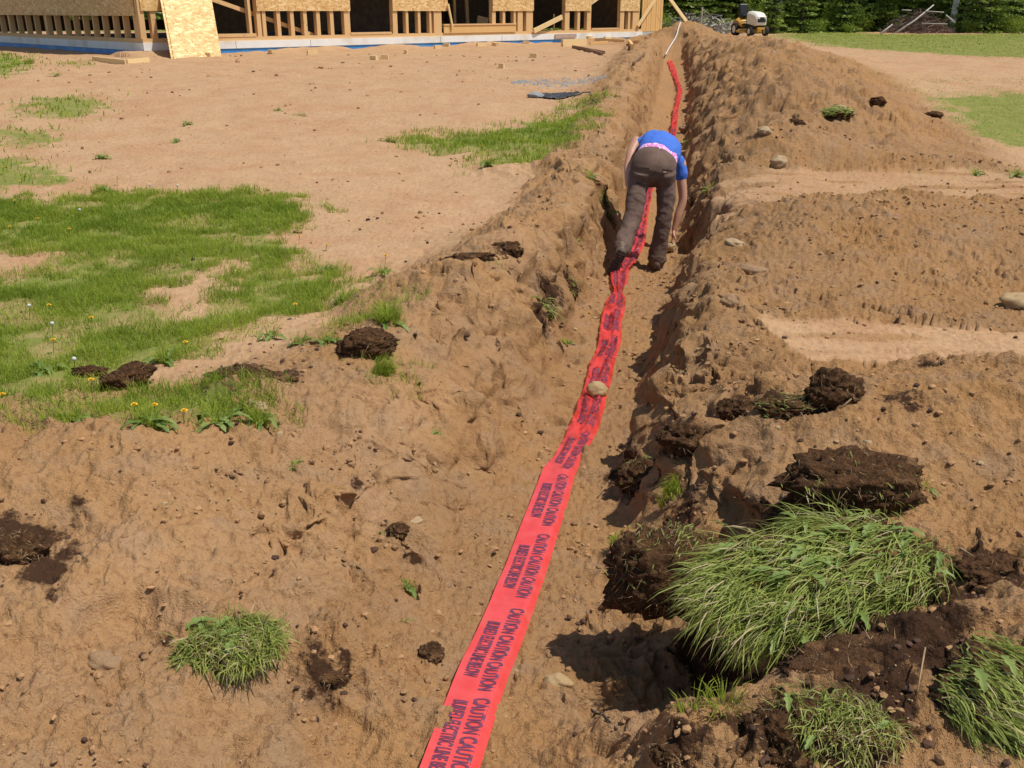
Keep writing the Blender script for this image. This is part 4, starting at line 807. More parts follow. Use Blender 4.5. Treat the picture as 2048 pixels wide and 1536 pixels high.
# ------------------------------------------------------------------ the house being framed
_a = plane_at(290, 112, -.0); _b = plane_at(1283, 80, 0)
C0 = Vector((_a[0], _a[1], .68)); _u = Vector((_b[0] - _a[0], _b[1] - _a[1], 0)); LF = _u.length; _u.normalize(); _v = Vector((-_u.y, _u.x, 0))
def on_wall(px, py, side=False, off=0.0):
    """photo pixel -> (distance along the wall, height above the house origin)"""
    d = Vector(ray(px, py)); n = _u if side else _v; al = _v if side else _u; o = C0 + n * off
    t = (o - Vector((0, 0, CAM_H))).dot(n) / d.dot(n); p = Vector((0, 0, CAM_H)) + d * t
    return (p - C0).dot(al), p.z - C0.z
def sx(px, py=60): return on_wall(px, py)[0]
def sy(px, py=60): return on_wall(px, py, True)[0]
def build_house():
    h = empty('house_frame', C0, math.atan2(_u.y, _u.x)); tag(h, 'unfinished wooden house frame with white and blue foundation band', 'house')
    LS = 13.0; zb = .12; zw = on_wall(290, 86)[1]; zp = zw + .085; zo = .92; top = 3.1
    ext = 1.6
    b = MB().box((LF / 2, .03, zb / 2 - .1), (LF, .06, zb + .2)).box((.03, LS / 2, zb / 2 - .1), (.06, LS - .01, zb + .2)); b.build('foundation_wrap', M['blue'], h)
    b = MB().box((LF / 2, .02, (zb + zw) / 2), (LF + .02, .08, zw - zb)).box((.02, LS / 2 + .03, (zb + zw) / 2), (.08, LS - .03, zw - zb)); b.build('foam_band', M['white'], h)
    b = MB().box((LF / 2, .075, (zw + zp) / 2), (LF, .14, zp - zw)).box((.075, LS / 2 + .08, (zw + zp) / 2), (.14, LS - .17, zp - zw)); b.build('sill_plate', M['lumber'], h)
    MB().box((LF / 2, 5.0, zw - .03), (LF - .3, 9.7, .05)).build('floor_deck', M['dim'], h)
    W_ = lambda s0, s1, z0, z1, name, mat, y=.075, t=.13: MB().box(((s0 + s1) / 2, y, (z0 + z1) / 2), (s1 - s0, t, z1 - z0)).build(name, mat, h)
    piers = [(281, 425, [(281, 292), (305, 315)]), (513, 700, [(516, 524), (527, 534), (556, 563), (583, 590), (609, 616), (635, 642), (662, 669), (690, 700)]),
             (785, 895, [(787, 796), (813, 818), (837, 842), (860, 864), (869, 884)]), (985, 1067, [(985, 992), (1006, 1011), (1028, 1032), (1036, 1046), (1053, 1066)]),
             (1130, 1182, [(1130, 1139), (1155, 1160), (1174, 1182)]), (1240, 1279, [(1240, 1248), (1256, 1260), (1265, 1278)])]
    for a, c, st in piers:
        s0, s1 = sx(a, 20), sx(c, 20); W_(s0, s1, zo, top, 'sheathing_board', M['osb'], -.008, .014)
        for p, q in st: W_(sx(p), sx(q), zp, top, 'stud', M['lumber'])
    s = sx(440)
    for p in (430, 505, 706, 780, 900, 975, 1067, 1124, 1184, 1235): pass
    W_(sx(500), sx(505), zp, top, 'stud', M['lumber']); W_(sx(700), sx(703), zp, top, 'stud', M['lumber'], .09, .1)
    W_(0, LF, top, top + .35, 'wall_header', M['osb'], .06, .15)
    # low boarded strip under the wide window, its ledge and the frame behind it
    a, c = sx(887, 60), sx(1031, 60); z1 = on_wall(960, 50)[1]; W_(a, c, zp - .01, z1, 'low_board_strip', M['boardsiding'], -.012, .02); W_(a, c, z1, z1 + .035, 'window_ledge', M['lumber'], .02, .12)
    W_(sx(430), sx(512), zp, zp + .07, 'door_sill', M['lumber'], .05, .11); W_(sx(701), sx(783), zp, zp + .05, 'door_sill', M['lumber'], .05, .11); W_(sx(1184), sx(1238), zp, zp + .05, 'door_sill', M['lumber'], .05, .11)
    def brace(p0, p1, w=.09, y=.2, mat='lumber', name='diagonal_brace'):
        A = on_wall(*p0, off=y); B = on_wall(*p1, off=y); MB().bar((A[0], y, A[1]), (B[0], y, B[1]), w, .04, (0, 1, 0)).build(name, M[mat], h)
    brace((405, -8), (640, 75)); brace((1068, 62), (1124, 34), .13, -.06, 'board', 'leaning_board'); brace((1108, 62), (1108, 28), .03, .3, name='prop_stud'); brace((1180, 8), (1205, -10), .09, .15, 'board')
    brace((896, 8), (905, 54), .05, -.06, 'board', 'leaning_board'); brace((935, 50), (932, -12), .12, 2.6, name='inner_post'); brace((910, 50), (908, -12), .08, 1.6, name='inner_post')
    brace((975, 45), (955, 40), .25, 1.0, 'board', 'leaning_board')
    # side wall: lower sheathing edge, close studs
    z_side = zo - .10
    MB().box((-.008, LS / 2 + .1, (z_side + top) / 2), (.014, LS - .2, top - z_side)).build('side_sheathing', M['osb'], h)
    for p, w in ((-60, .05), (-40, .05), (-18, .05), (3, .06), (20, .12), (37, .05), (54, .05), (71, .05), (93, .16), (112, .05), (131, .05), (149, .05), (168, .05), (187, .05), (207, .05), (228, .05), (248, .05), (270, .10)):
        y = sy(p); MB().box((.075, y, (zp + top) / 2), (.13, w, top - zp)).build('stud', M['lumber'], h)
    MB().box((.075, .06 + .16, (zp + top) / 2), (.13, .10, top - zp)).build('corner_post', M['lumber'], h)
    # rear wall with its own openings, inner partition, roof
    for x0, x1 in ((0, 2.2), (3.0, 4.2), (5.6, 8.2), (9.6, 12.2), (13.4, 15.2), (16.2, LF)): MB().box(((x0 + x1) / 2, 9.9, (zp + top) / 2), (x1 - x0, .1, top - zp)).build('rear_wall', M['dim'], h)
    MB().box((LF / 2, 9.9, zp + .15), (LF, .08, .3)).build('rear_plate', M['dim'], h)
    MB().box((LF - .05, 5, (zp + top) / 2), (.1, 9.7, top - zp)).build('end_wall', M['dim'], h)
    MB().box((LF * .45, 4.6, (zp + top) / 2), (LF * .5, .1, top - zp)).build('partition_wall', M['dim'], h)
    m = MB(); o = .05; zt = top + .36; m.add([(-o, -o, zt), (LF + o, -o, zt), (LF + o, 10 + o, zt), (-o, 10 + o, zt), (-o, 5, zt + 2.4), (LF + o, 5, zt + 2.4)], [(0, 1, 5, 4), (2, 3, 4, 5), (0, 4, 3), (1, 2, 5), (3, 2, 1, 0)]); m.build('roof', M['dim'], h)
    # boarded porch end past the far corner
    e0, e1 = LF + .02, sx(1326, 60); nb = 9; w = (e1 - e0) / nb
    MB().box(((e0 + e1) / 2, .12, .16), (e1 - e0, .16, .22)).build('porch_footing', simple('grey concrete', (.42, .44, .42), .9, var=.12), h)
    for k in range(nb): MB().box((e0 + (k + .5) * w, .06 + .004 * (k % 2), (.28 + top) / 2), (w - .012, .03, top - .28)).build('upright_board', M['boardsiding'], h)
    A = on_wall(1276, 52, off=-.05); B = on_wall(1312, -4, off=-.05); MB().bar((A[0], -.05, A[1]), (B[0], -.05, B[1]), .11, .03, (0, 1, 0)).build('diagonal_brace', M['board'], h)
    A = on_wall(1380, 46, off=-.3); B = on_wall(1337, -6, off=.0); MB().bar((A[0], -.3, A[1] - .1), (B[0], .0, B[1]), .12, .04, (0, 1, 0)).build('end_brace', M['board'], h)
    a, c = sx(1108, 72), sx(1150, 72); MB().box(((a + c) / 2, -.05, zw * .75), (c - a, .03, .11)).build('ledger_board', simple('weathered board', (.46, .34, .26), .85), h)
    for px in (1003, 880, 620, 470): 
        s0 = sx(px, 80); MB().box((s0, -.022, (zb + zw) / 2), (.006, .004, zw - zb - .01)).build('foam_joint', M['ink'], h)
build_house()
p0 = Vector((*plane_at(348, 117), 0)); p1 = Vector((*plane_at(443, 112), 0)); p0.z = p1.z = .66
_wt = Vector((0, 0, 3.05)) + C0 - Vector((0, 0, C0.z))
s0 = on_wall(322, 10)[0]; s1 = on_wall(419, 10)[0]
t0 = C0 + _u * (s0 - .0) - _v * .12 + Vector((0, 0, 1.18)); t1 = C0 + _u * (s1) - _v * .12 + Vector((0, 0, 1.18))
k = 2.0; q0 = p0 + (t0 - p0) * k; q1 = p1 + (t1 - p1) * k; nn = (t0 - p0).cross(p1 - p0).normalized() * .012
def sheet(off, name, lb):
    m = MB(); A = [x + off for x in (p0, p1, q1, q0)]; V = A + [x + nn for x in A]; m.add(V, [(0, 1, 2, 3), (7, 6, 5, 4), (0, 4, 5, 1), (1, 5, 6, 2), (2, 6, 7, 3), (3, 7, 4, 0)]); return tag(m.build(name, M['osb']), lb, 'board')
sheet(Vector((0, 0, 0)), 'leaning_panel', 'large sheet of strand board leaning against the front wall near the corner')
sheet(nn * 1.6 - _u * .05 + Vector((0, 0, -.01)), 'leaning_panel', 'second strand board sheet showing its edge behind the first leaning one')

def plank(label, a, b_, w, t, mat='board', group='offcuts of lumber lying by the house', lift=.03, cat='plank', name='plank'):
    A = at(*a); B = at(*b_); A.z = hz(A.x, A.y, fine=False) + lift; B.z = hz(B.x, B.y, fine=False) + lift
    return tag(MB().bar(A, B, t, w, (0, 0, 1)).build(name, M[mat]), label, cat, group)
M['old'] = lumber('old wet board', (.20, .12, .07), (.32, .19, .11))
plank('long pale plank lying on the sand by the left house corner', (187, 121), (252, 128), .09, .04); plank('shorter pale plank touching the end of the long one', (254, 128), (298, 123), .09, .04)
plank('thick pale board on the sand by the far end of the foundation', (1124, 93), (1172, 91), .30, .08); plank('dark weathered stick crossing in front of the thick pale board', (1146, 96), (1208, 108), .07, .05, 'old'); plank('dark weathered stick lying just under the other dark one', (1160, 98), (1204, 111), .07, .05, 'old')
plank('short reddish block near the far corner of the house', (1258, 88), (1264, 100), .16, .06, 'boardsiding'); plank('thin pale lath between the thick board and the wall', (1180, 89), (1215, 87), .08, .03, 'boardsiding'); plank('pale lath lying along the far foundation', (1190, 81), (1250, 84), .07, .03); plank('orange offcut beside the heap at the house end', (1262, 89), (1278, 88), .1, .04, 'boardsiding')
plank('thin stick leaning on the heap by the house end', (1266, 134), (1288, 115), .04, .03, 'old', lift=.06); plank('small plank by the foot of the leaning sheets', (465, 105), (496, 101), .09, .035)
OC = [(413, 113, 9, 'at the foot of the leaning sheets, the wider one'), (446, 102, 6, 'tucked against the foundation right of the leaning sheets'), (543, 107, 4, 'alone in front of the first narrow studs'), (625, 108, 10, 'thin and long, alone in front of the second pier'), (748, 120, 6, 'left one of the close pair on open sand'), (770, 119, 7, 'right one of the close pair on open sand'),
      (875, 98, 6, 'in front of the low boarded strip, left one'), (893, 93, 6, 'against the blue band under the low boarded strip'), (962, 93, 8, 'on the blue band below the wide window'), (990, 91, 4, 'tiny, against the blue band past the wide window'), (1052, 88, 6, 'standing upright against the blue band'), (1067, 115, 7, 'largest out on the sand before the far openings'),
      (1003, 136, 5, 'farthest out from the wall on the open sand'), (812, 108, 3, 'smallest, below the second dark opening'), (420, 108, 5, 'behind the wider one by the leaning sheets'), (1180, 77, 5, 'resting on the foundation near the last opening'), (1215, 80, 6, 'by the far end of the white band')]
for a, b_, s_, lb in OC:
    plank('pale wood offcut ' + lb, (a - s_, b_ + random.uniform(-1, 1)), (a + s_, b_ + random.uniform(-1, 1)), .10, .07, group='small offcut blocks on the sand', cat='offcut', name='wood_offcut')

# ------------------------------------------------------------------ odds and ends on the sand
M['cloth'] = simple('black plastic sheet', (.035, .033, .036), .55, var=.3, wear=(.10, .09, .085)); M['grey'] = simple('grey stone', (.26, .27, .27), .8, var=.2, bmp=.2)
place_rock('grey smooth stone holding the end of the black plastic scrap', 1073, 194, .26, .16, .10, M['grey'], 61, 0, .3)
def scrap():
    c = at(1118, 194); n = 26; V = []; F = []
    for j in range(9):
        for i in range(n):
            t = i / (n - 1); s_ = (j / 8 - .5); wd = .44 * math.sin(math.pi * (t ** .8)) ** .7 + .03
            x = c.x + (t - .5) * .62; y = c.y + s_ * wd * 1.4 + .05 * math.sin(t * 9); z = hz(x, y, fine=False) + .012 + .030 * abs(float(noise2(np.array([x * 13.]), np.array([y * 11.]))[0])); V.append((x, y, z))
    for j in range(8):
        for i in range(n - 1): a = j * n + i; F.append((a, a + 1, a + n + 1, a + n))
    o = np_obj('plastic_scrap', V, F, mat=M['cloth'], smooth=True); m = o.modifiers.new('thick', 'SOLIDIFY'); m.thickness = .004
    return tag(o, 'crumpled black plastic scrap lying on the sand behind the left bank', 'plastic sheet')
scrap()
stick('dark cord running from the black plastic scrap towards the bank', [(1148, 196, .02), (1165, 189, .03), (1180, 190, .03), (1186, 203, .02), (1193, 210, .02)], .012, M['cloth'], 'cord', 'cord')
pc = simple('white plastic conduit', (.62, .60, .55), .5, var=.08)
def pipe():
    P = []
    for a, b_, l in ((1368, 44, .05), (1360, 50, .06), (1356, 60, .05), (1353, 72, .05), (1349, 82, .06), (1343, 96, .12), (1337, 108, .15), (1330, 119, .12)):
        q = at(a, b_); P.append(q + Vector((0, -.05, l)))
    return tag(MB().tube(P, .019, 8).build('conduit', pc, smooth=True), 'white plastic conduit running down the mound into the far end of the trench', 'pipe')
pipe()
def gravel():
    n = 420; c = at(1120, 167); x = c.x + RNG.uniform(-.8, .75, n); y = c.y + RNG.normal(0, .30, n) * (1 - abs(x - c.x) / 1.4); z = height(x, y); P = np.array([(-1, -1, 0), (1, -1, 0), (0, 1, 0), (0, 0, 1.2)], float)
    V = P[None] * RNG.uniform(.008, .022, (n, 1, 1)) * RNG.uniform(.7, 1.3, (n, 4, 3)) + np.stack([x, y, z], 1)[:, None]; F = (np.array([(0, 1, 3), (1, 2, 3), (2, 0, 3)])[None] + (np.arange(n) * 4)[:, None, None]).reshape(-1, 3)
    tag(np_obj('gravel', V.reshape(-1, 3), None, F, M['grey']), 'thin streak of grey gravel on the sand', 'gravel', kind='stuff')
gravel()

# ------------------------------------------------------------------ lawn tractor
def mower():
    px, py = 1500, 68; d = ray(px, py); t = 38.5 / d[1]; p = Vector((d[0] * t, 38.5, 0)); p.z = hz(p.x, p.y, fine=False)
    root = empty('lawn_tractor', p, math.atan2(-.96, .28)); root.scale = (.9, .9, .9); tag(root, 'yellow and white riding lawn tractor parked at the edge of the wood', 'lawn tractor')
    cream = simple('cream painted hood', (.80, .76, .62), .35, var=.03); yel = simple('yellow painted steel', (.62, .33, .05), .4, var=.06); blk = simple('black plastic', (.02, .02, .022), .45, var=.2); rub = simple('tyre rubber', (.03, .028, .026), .9, var=.2)
    def loft(rings, name, mat):   # rings: (x, z0, z1, halfwidth)
        V = []; F = []
        for x, z0, z1, w in rings:
            for y, z in ((-w, z0), (-w, z1 - .10), (-w * .72, z1 - .02), (0, z1), (w * .72, z1 - .02), (w, z1 - .10), (w, z0)): V.append((x, y, z))
        m = len(rings)
        for i in range(m - 1):
            for k in range(6): a = i * 7 + k; F.append((a, a + 7, a + 8, a + 1))
            F.append((i * 7, i * 7 + 6, i * 7 + 13, i * 7 + 7))
        F.append(tuple(range(7))); F.append(tuple(range((m - 1) * 7, m * 7))[::-1]); b_ = MB(); b_.add(V, F); return b_.build(name, mat, root, smooth=False, bevel=.012)
    hood = loft([(.10, .48, .98, .27), (.35, .46, .97, .28), (.65, .42, .92, .27), (.80, .42, .84, .25), (.86, .44, .74, .22)], 'hood', cream)
    MB().box((.868, 0, .64), (.03, .36, .20)).build('grille', blk, hood, bevel=.01)
    for y in (-.15, .15): MB().box((.885, y, .70), (.015, .09, .06)).build('headlight', simple('headlight lens', (.7, .7, .72), .1), hood)
    MB().box((-.1, 0, .34), (1.7, .36, .10)).box((-.35, 0, .44), (.5, .62, .05)).build('chassis', blk, root)
    f = loft([(-.92, .42, .66, .36), (-.60, .44, .74, .38), (-.28, .40, .62, .37), (-.18, .34, .44, .34)], 'rear_fender', yel)
    loft([(-.34, .14, .30, .50), (.02, .13, .32, .54), (.30, .13, .28, .50)], 'mower_deck', yel)
    MB().box((.02, 0, .62), (.14, .44, .34)).build('dashboard', blk, root, bevel=.02); MB().box((.84, 0, .30), (.10, .34, .08)).build('front_bumper', yel, root, bevel=.01)
    s_ = empty('seat', (0, 0, 0)); s_.parent = root
    MB().box((-.52, 0, .80), (.38, .42, .11)).build('seat_cushion', blk, s_, bevel=.04); MB().box((-.72, 0, 1.04), (.12, .42, .46), Matrix.Rotation(R(-12), 3, 'Y')).build('seat_back', blk, s_, bevel=.05)
    ring = [(.0 + .05 * math.sin(a) - .12, .17 * math.cos(a), .98 + .14 * math.sin(a) * .5) for a in np.linspace(0, 6.283, 20)]
    MB().tube(ring, .014, 6).build('steering_wheel', blk, root, smooth=True); MB().tube([(.02, 0, .75), (-.12, 0, .98)], .02, 6).build('steering_column', blk, root)
    for x, r, w, yy in ((.62, .19, .15, .36), (-.58, .26, .24, .36)):
        for sgn in (-1, 1):
            y = sgn * yy; prof = [(-w / 2, r * .6), (-w / 2, r * .9), (-w * .35, r), (w * .35, r), (w / 2, r * .9), (w / 2, r * .6)]; V = []; F = []; n = 24
            for k in range(n):
                a = 2 * math.pi * k / n
                for dy, rr in prof: V.append((x + rr * math.cos(a), y + dy, r + rr * math.sin(a)))
            for k in range(n):
                for j in range(6): F.append((k * 6 + j, k * 6 + (j + 1) % 6, ((k + 1) % n) * 6 + (j + 1) % 6, ((k + 1) % n) * 6 + j))
            b_ = MB(); b_.add(V, F); wh = b_.build('wheel', rub, root, smooth=False)
            MB().tube([(x, y - w * .42, r), (x, y + w * .42, r)], r * .6, 16).build('rim', cream, wh)
mower()

# ------------------------------------------------------------------ trees and shrubs of the wood
def cards(n, P, D, L, Wd):
    """n leaf sprays: base P, direction D (unit), length L, width Wd -> two-triangle kites"""
    a = RNG.normal(0, 1, (n, 3)); s_ = np.cross(D, a); s_ /= np.linalg.norm(s_, axis=1)[:, None] + 1e-9
    V = np.stack([P, P + D * (L * .4)[:, None] + s_ * Wd[:, None], P + D * L[:, None], P + D * (L * .4)[:, None] - s_ * Wd[:, None]], 1); return V.reshape(-1, 3)
def spruce_proto(seed, H=7.5, Rb=1.5, low=.15):
    rg = np.random.default_rng(seed); Ps, Ds, Ls = [], [], []; br = MB()
    z = low
    while z < H - .3:
        k = rg.integers(5, 8); r = Rb * (1 - z / H) ** .8 * rg.uniform(.8, 1.15)
        for j in range(k):
            a = 2 * math.pi * (j + rg.random()) / k; rr = r * rg.uniform(.6, 1.15); d = np.array([math.cos(a), math.sin(a), -.12 + .15 * z / H]); n = int(22 + 42 * rr)
            if z < 2.6: br.tube([(0, 0, z), tuple(d * rr * .9 + [0, 0, z])], .012, 3, False)
            t = rg.random(n) ** .7; p = np.outer(t * rr, d) + [0, 0, z + .05]; sg = rg.choice([-1, 1], n); perp = np.array([-d[1], d[0], 0]); wdt = (1 - t) * .45 + .12
            p = p + perp * (sg * rg.random(n) * wdt * .7 * rr)[:, None] + rg.normal(0, .025, (n, 3)); dd = d * .6 + np.outer(sg, perp) * .7 + rg.normal(0, .2, (n, 3)) + [0, 0, .02]; dd /= np.linalg.norm(dd, axis=1)[:, None]
            Ps.append(p); Ds.append(dd); Ls.append(rg.uniform(.09, .22, n))
        z += rg.uniform(.16, .26) * (1 + z / H)
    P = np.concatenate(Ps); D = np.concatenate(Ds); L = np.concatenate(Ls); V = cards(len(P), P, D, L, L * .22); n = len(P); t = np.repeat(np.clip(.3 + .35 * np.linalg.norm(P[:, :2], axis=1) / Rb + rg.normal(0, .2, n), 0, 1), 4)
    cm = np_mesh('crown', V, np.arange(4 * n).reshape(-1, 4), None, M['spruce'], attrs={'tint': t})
    br.tube([(0, 0, -.1), (.02, 0, H * .5), (0, 0, H)], [.10, .06, .01], 7); tm = bpy.data.meshes.new('trunk'); tm.from_pydata([tuple(v) for v in br.v], [], br.f); tm.materials.append(M['bark']); return cm, tm
def leafy_proto(seed, H, Rr, z0, n, mat, trunk_r, trunk_mat, L=.12):
    rg = np.random.default_rng(seed); nc = 40; c = rg.normal(0, 1, (nc, 3)); c /= np.linalg.norm(c, axis=1)[:, None]; c = c * rg.random((nc, 1)) ** .4 * [Rr, Rr, (H - z0) / 2] + [0, 0, (H + z0) / 2]
    i = rg.integers(0, nc, n); P = c[i] + rg.normal(0, Rr * .17, (n, 3)); P[:, 2] = np.maximum(P[:, 2], .03); D = rg.normal(0, 1, (n, 3)); D /= np.linalg.norm(D, axis=1)[:, None]; Ls = rg.uniform(.5, 1.1, n) * L
    V = cards(n, P, D, Ls, Ls * .4); t = np.repeat(np.clip(rg.normal(.5, .25, n) + .3 * (rg.random(nc)[i] - .5), 0, 1), 4); cm = np_mesh('crown', V, np.arange(4 * n).reshape(-1, 4), None, mat, attrs={'tint': t})
    b_ = MB(); b_.tube([(0, 0, -.1), (.06, .02, H * .35), (-.03, 0, H * .7), (0, 0, H * .95)], [trunk_r, trunk_r * .85, trunk_r * .5, trunk_r * .15], 9)
    for k in range(9):
        q = c[rg.integers(0, nc)]; zz = max(.1, q[2] * .72); b_.tube([(0, 0, zz), tuple(q)], [trunk_r * .3, .006], 5)
    tm = bpy.data.meshes.new('trunk'); tm.from_pydata([tuple(v) for v in b_.v], [], b_.f); tm.materials.append(trunk_mat); return cm, tm
SP = [spruce_proto(1), spruce_proto(2, 6.2, 1.6), spruce_proto(3, 8.5, 1.7, .5), spruce_proto(4, 3.2, 1.0, .06), spruce_proto(5, 2.0, .75, .05)]
BI = [leafy_proto(11, 10, 1.9, 3.2, 2600, M['birchleaf'], .11, M['birch']), leafy_proto(12, 9, 1.7, 2.6, 2400, M['birchleaf'], .07, M['birch'])]
SH = [leafy_proto(21, 1.3, .75, .02, 1500, M['birchleaf'], .012, M['bark'], .10), leafy_proto(22, .8, .6, .02, 1000, M['birchleaf'], .01, M['bark'], .09), leafy_proto(23, 2.6, .8, .2, 2000, M['birchleaf'], .02, M['bark'], .11)]
def tree(name, proto, x, y, s=1.0, label='', group=None, cat='tree'):
    r = empty(name, (x, y, hz(x, y, fine=False) - .02), random.uniform(0, 6.28)); r.scale = (s, s, s * random.uniform(.92, 1.1)); tag(r, label, cat, group)
    for nm, me in zip(('crown', 'trunk'), proto): link(bpy.data.objects.new(nm, me), r)
    return r
def px_at(px, y): d = ray(px, 40); return d[0] / d[1] * y
# those one can tell apart at the edge
tree('birch_tree', BI[0], px_at(1907, 46), 46, 1.25, 'thick white birch trunk right of the brush pile', 'birches in the wood'); tree('birch_tree', BI[1], px_at(1932, 49), 49, 1.2, 'thin grey white birch just behind the thick one', 'birches in the wood')
tree('birch_tree', BI[1], px_at(1557, 47), 47, 1.1, 'thin pale birch trunk right of the lawn tractor', 'birches in the wood'); tree('birch_tree', BI[1], px_at(1715, 50), 50, .8, 'faint thin birch left of the brush pile', 'birches in the wood'); tree('birch_tree', BI[1], px_at(1690, 55), 55, .8, 'faint far birch deep in the wood', 'birches in the wood')
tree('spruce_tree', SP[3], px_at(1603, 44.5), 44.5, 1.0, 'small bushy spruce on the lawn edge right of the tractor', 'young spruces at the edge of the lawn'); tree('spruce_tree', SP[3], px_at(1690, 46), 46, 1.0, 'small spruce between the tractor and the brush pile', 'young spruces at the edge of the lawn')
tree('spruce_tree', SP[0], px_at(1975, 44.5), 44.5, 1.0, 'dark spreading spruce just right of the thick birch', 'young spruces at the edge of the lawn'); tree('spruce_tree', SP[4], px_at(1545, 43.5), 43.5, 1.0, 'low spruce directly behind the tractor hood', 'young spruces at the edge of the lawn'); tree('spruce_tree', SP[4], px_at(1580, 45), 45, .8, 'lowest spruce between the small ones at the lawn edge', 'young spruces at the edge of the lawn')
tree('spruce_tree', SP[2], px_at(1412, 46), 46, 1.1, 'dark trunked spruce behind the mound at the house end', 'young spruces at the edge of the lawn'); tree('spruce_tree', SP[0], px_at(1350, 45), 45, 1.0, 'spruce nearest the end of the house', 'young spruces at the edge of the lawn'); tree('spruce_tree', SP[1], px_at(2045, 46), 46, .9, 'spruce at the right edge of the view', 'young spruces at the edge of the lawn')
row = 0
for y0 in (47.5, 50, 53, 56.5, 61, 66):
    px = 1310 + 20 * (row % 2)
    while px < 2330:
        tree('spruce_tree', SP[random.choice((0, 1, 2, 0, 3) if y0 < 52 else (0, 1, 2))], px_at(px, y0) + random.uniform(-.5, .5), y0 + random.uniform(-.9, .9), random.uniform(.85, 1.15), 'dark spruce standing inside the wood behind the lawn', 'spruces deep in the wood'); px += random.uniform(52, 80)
    row += 1
px = 1200
for y0 in (52, 58):
    for px in range(-60, 1320, 85): tree('spruce_tree', SP[random.choice((0, 1, 2))], px_at(px, y0) + random.uniform(-.8, .8), y0 + random.uniform(-1, 1), 1, 'spruce behind the house, seen only through its openings', 'spruces behind the house')
SHR = [(1325, 42, 0, 1, 'touching the end of the boarded porch'), (1395, 44, 0, .9, 'behind the pale stake'), (1455, 43.5, 1, 1, 'just left of the lawn tractor'), (1530, 44, 1, 1.1, 'just right of the lawn tractor hood'), (1568, 45.5, 0, .9, 'below the thin pale birch by the tractor'), (1640, 45.5, 1, 1, 'right of the small bushy spruce'), (1665, 46.5, 2, .8, 'tall, left of the small spruce in the middle'),
       (1725, 46.5, 0, 1.0, 'right of the small spruce in the middle'), (1745, 48, 2, 1, 'tall, left behind the brush pile'), (1770, 47, 2, .9, 'tall, touching the left end of the brush pile'), (1800, 48.5, 2, 1, 'tall, behind the left half of the brush pile'), (1850, 48, 2, 1.1, 'tallest, behind the middle of the brush pile'), (1880, 47, 0, .9, 'behind the right end of the brush pile'), (1915, 45, 1, .8, 'at the foot of the thick birch'),
       (1945, 44, 1, .8, 'low, between the thick birch and the dark spreading spruce'), (2005, 44, 1, .9, 'right of the dark spreading spruce'), (2025, 43.6, 0, .9, 'nearest to the lawn at the right edge'), (2048, 44, 1, 1.1, 'cut by the right edge of the view'), (2080, 45, 0, 1, 'just past the right edge of the view'), (1500, 46, 2, 1, 'tall, behind the seat of the lawn tractor'), (1700, 45, 1, .7, 'low, under the small spruce in the middle'),
       (1830, 45.4, 1, .7, 'low, in the grass beside the brush pile poles'), (1990, 46, 2, .9, 'tall, behind the dark spreading spruce'), (1620, 48, 2, 1, 'tall, behind the small bushy spruce')]
for px, y, k, s_, lb in SHR: tree('shrub', SH[k], px_at(px, y), y, s_ * .72, 'light green shrub ' + lb, 'shrubs along the edge of the wood', 'shrub')

def brush_pile():
    c = Vector((px_at(1838, 43.5), 43.5, 0)); c.z = hz(c.x, c.y, fine=False); root = empty('brush_pile', c); tag(root, 'heap of cut brown branches with pale bare poles on top', 'brush pile'); m = MB(); rg = random.Random(5)
    for k in range(420):
        a = rg.uniform(0, 6.28); r = rg.random() ** .6; x = r * 1.45 * math.cos(a); y = r * .9 * math.sin(a); z = .05 + (1 - r * r) * .95 * rg.random(); h = rg.gauss(0, .9) + (math.pi if rg.random() < .5 else 0); L = rg.uniform(.25, .8)
        d = Vector((math.cos(h), math.sin(h) * .6, rg.gauss(.05, .28))); q = Vector((x, y, z)); m.tube([q - d * L / 2, q + Vector((0, 0, .03)), q + d * L / 2], [.018, .014, .006], 4, False)
    m.build('branches', simple('dead brown branches', (.20, .13, .10), .9, var=.4, scale=3), root)
    pm = simple('bare grey wood', (.46, .42, .37), .8, var=.2)
    for pts, r in (([(-1.35, -1.0, .02), (-.4, -.6, .55), (.45, -.2, 1.15)], .045), ([(-1.9, -.9, .02), (-1.3, -.5, .38)], .03), ([(.9, -.5, .75), (1.3, -.6, .45)], .035), ([(-.9, -.3, .95), (-.5, -.3, .93)], .025), ([(.0, -.5, .9), (.8, -.5, .86)], .022), ([(-.2, -.8, .42), (.9, -.8, .40)], .018)):
        MB().tube(pts, [r * (1 - .25 * i) for i in range(len(pts))], 7).build('pole', pm, root, smooth=True)
brush_pile()
def grey_heap():
    c = Vector((px_at(1392, 42), 42, 0)); c.z = hz(c.x, c.y, fine=False); root = empty('branch_heap', c); tag(root, 'grey heap of weathered branches and roots behind the mound', 'brush pile'); m = MB(); rg = random.Random(9)
    for k in range(360):
        a = rg.uniform(0, 6.28); r = rg.random() ** .6; x = r * 2.1 * math.cos(a); y = r * 1.0 * math.sin(a); z = .05 + (1 - r * r) * .85 * rg.random(); h = rg.uniform(0, 6.28); L = rg.uniform(.25, .7); d = Vector((math.cos(h), math.sin(h), rg.gauss(0, .3))); q = Vector((x, y, z)); m.tube([q - d * L / 2, q + d * L / 2], [.03, .012], 4, False)
    m.build('branches', simple('weathered grey wood', (.38, .35, .30), .9, var=.4, scale=2), root)
grey_heap()
_x = px_at(1402, 41); tag(MB().tube([(_x, 41, .6), (_x + .02, 41, 1.75)], .03, 6).build('stake', simple('pale stake', (.5, .46, .36), .8)), 'thin pale stake standing upright behind the mound', 'stake')
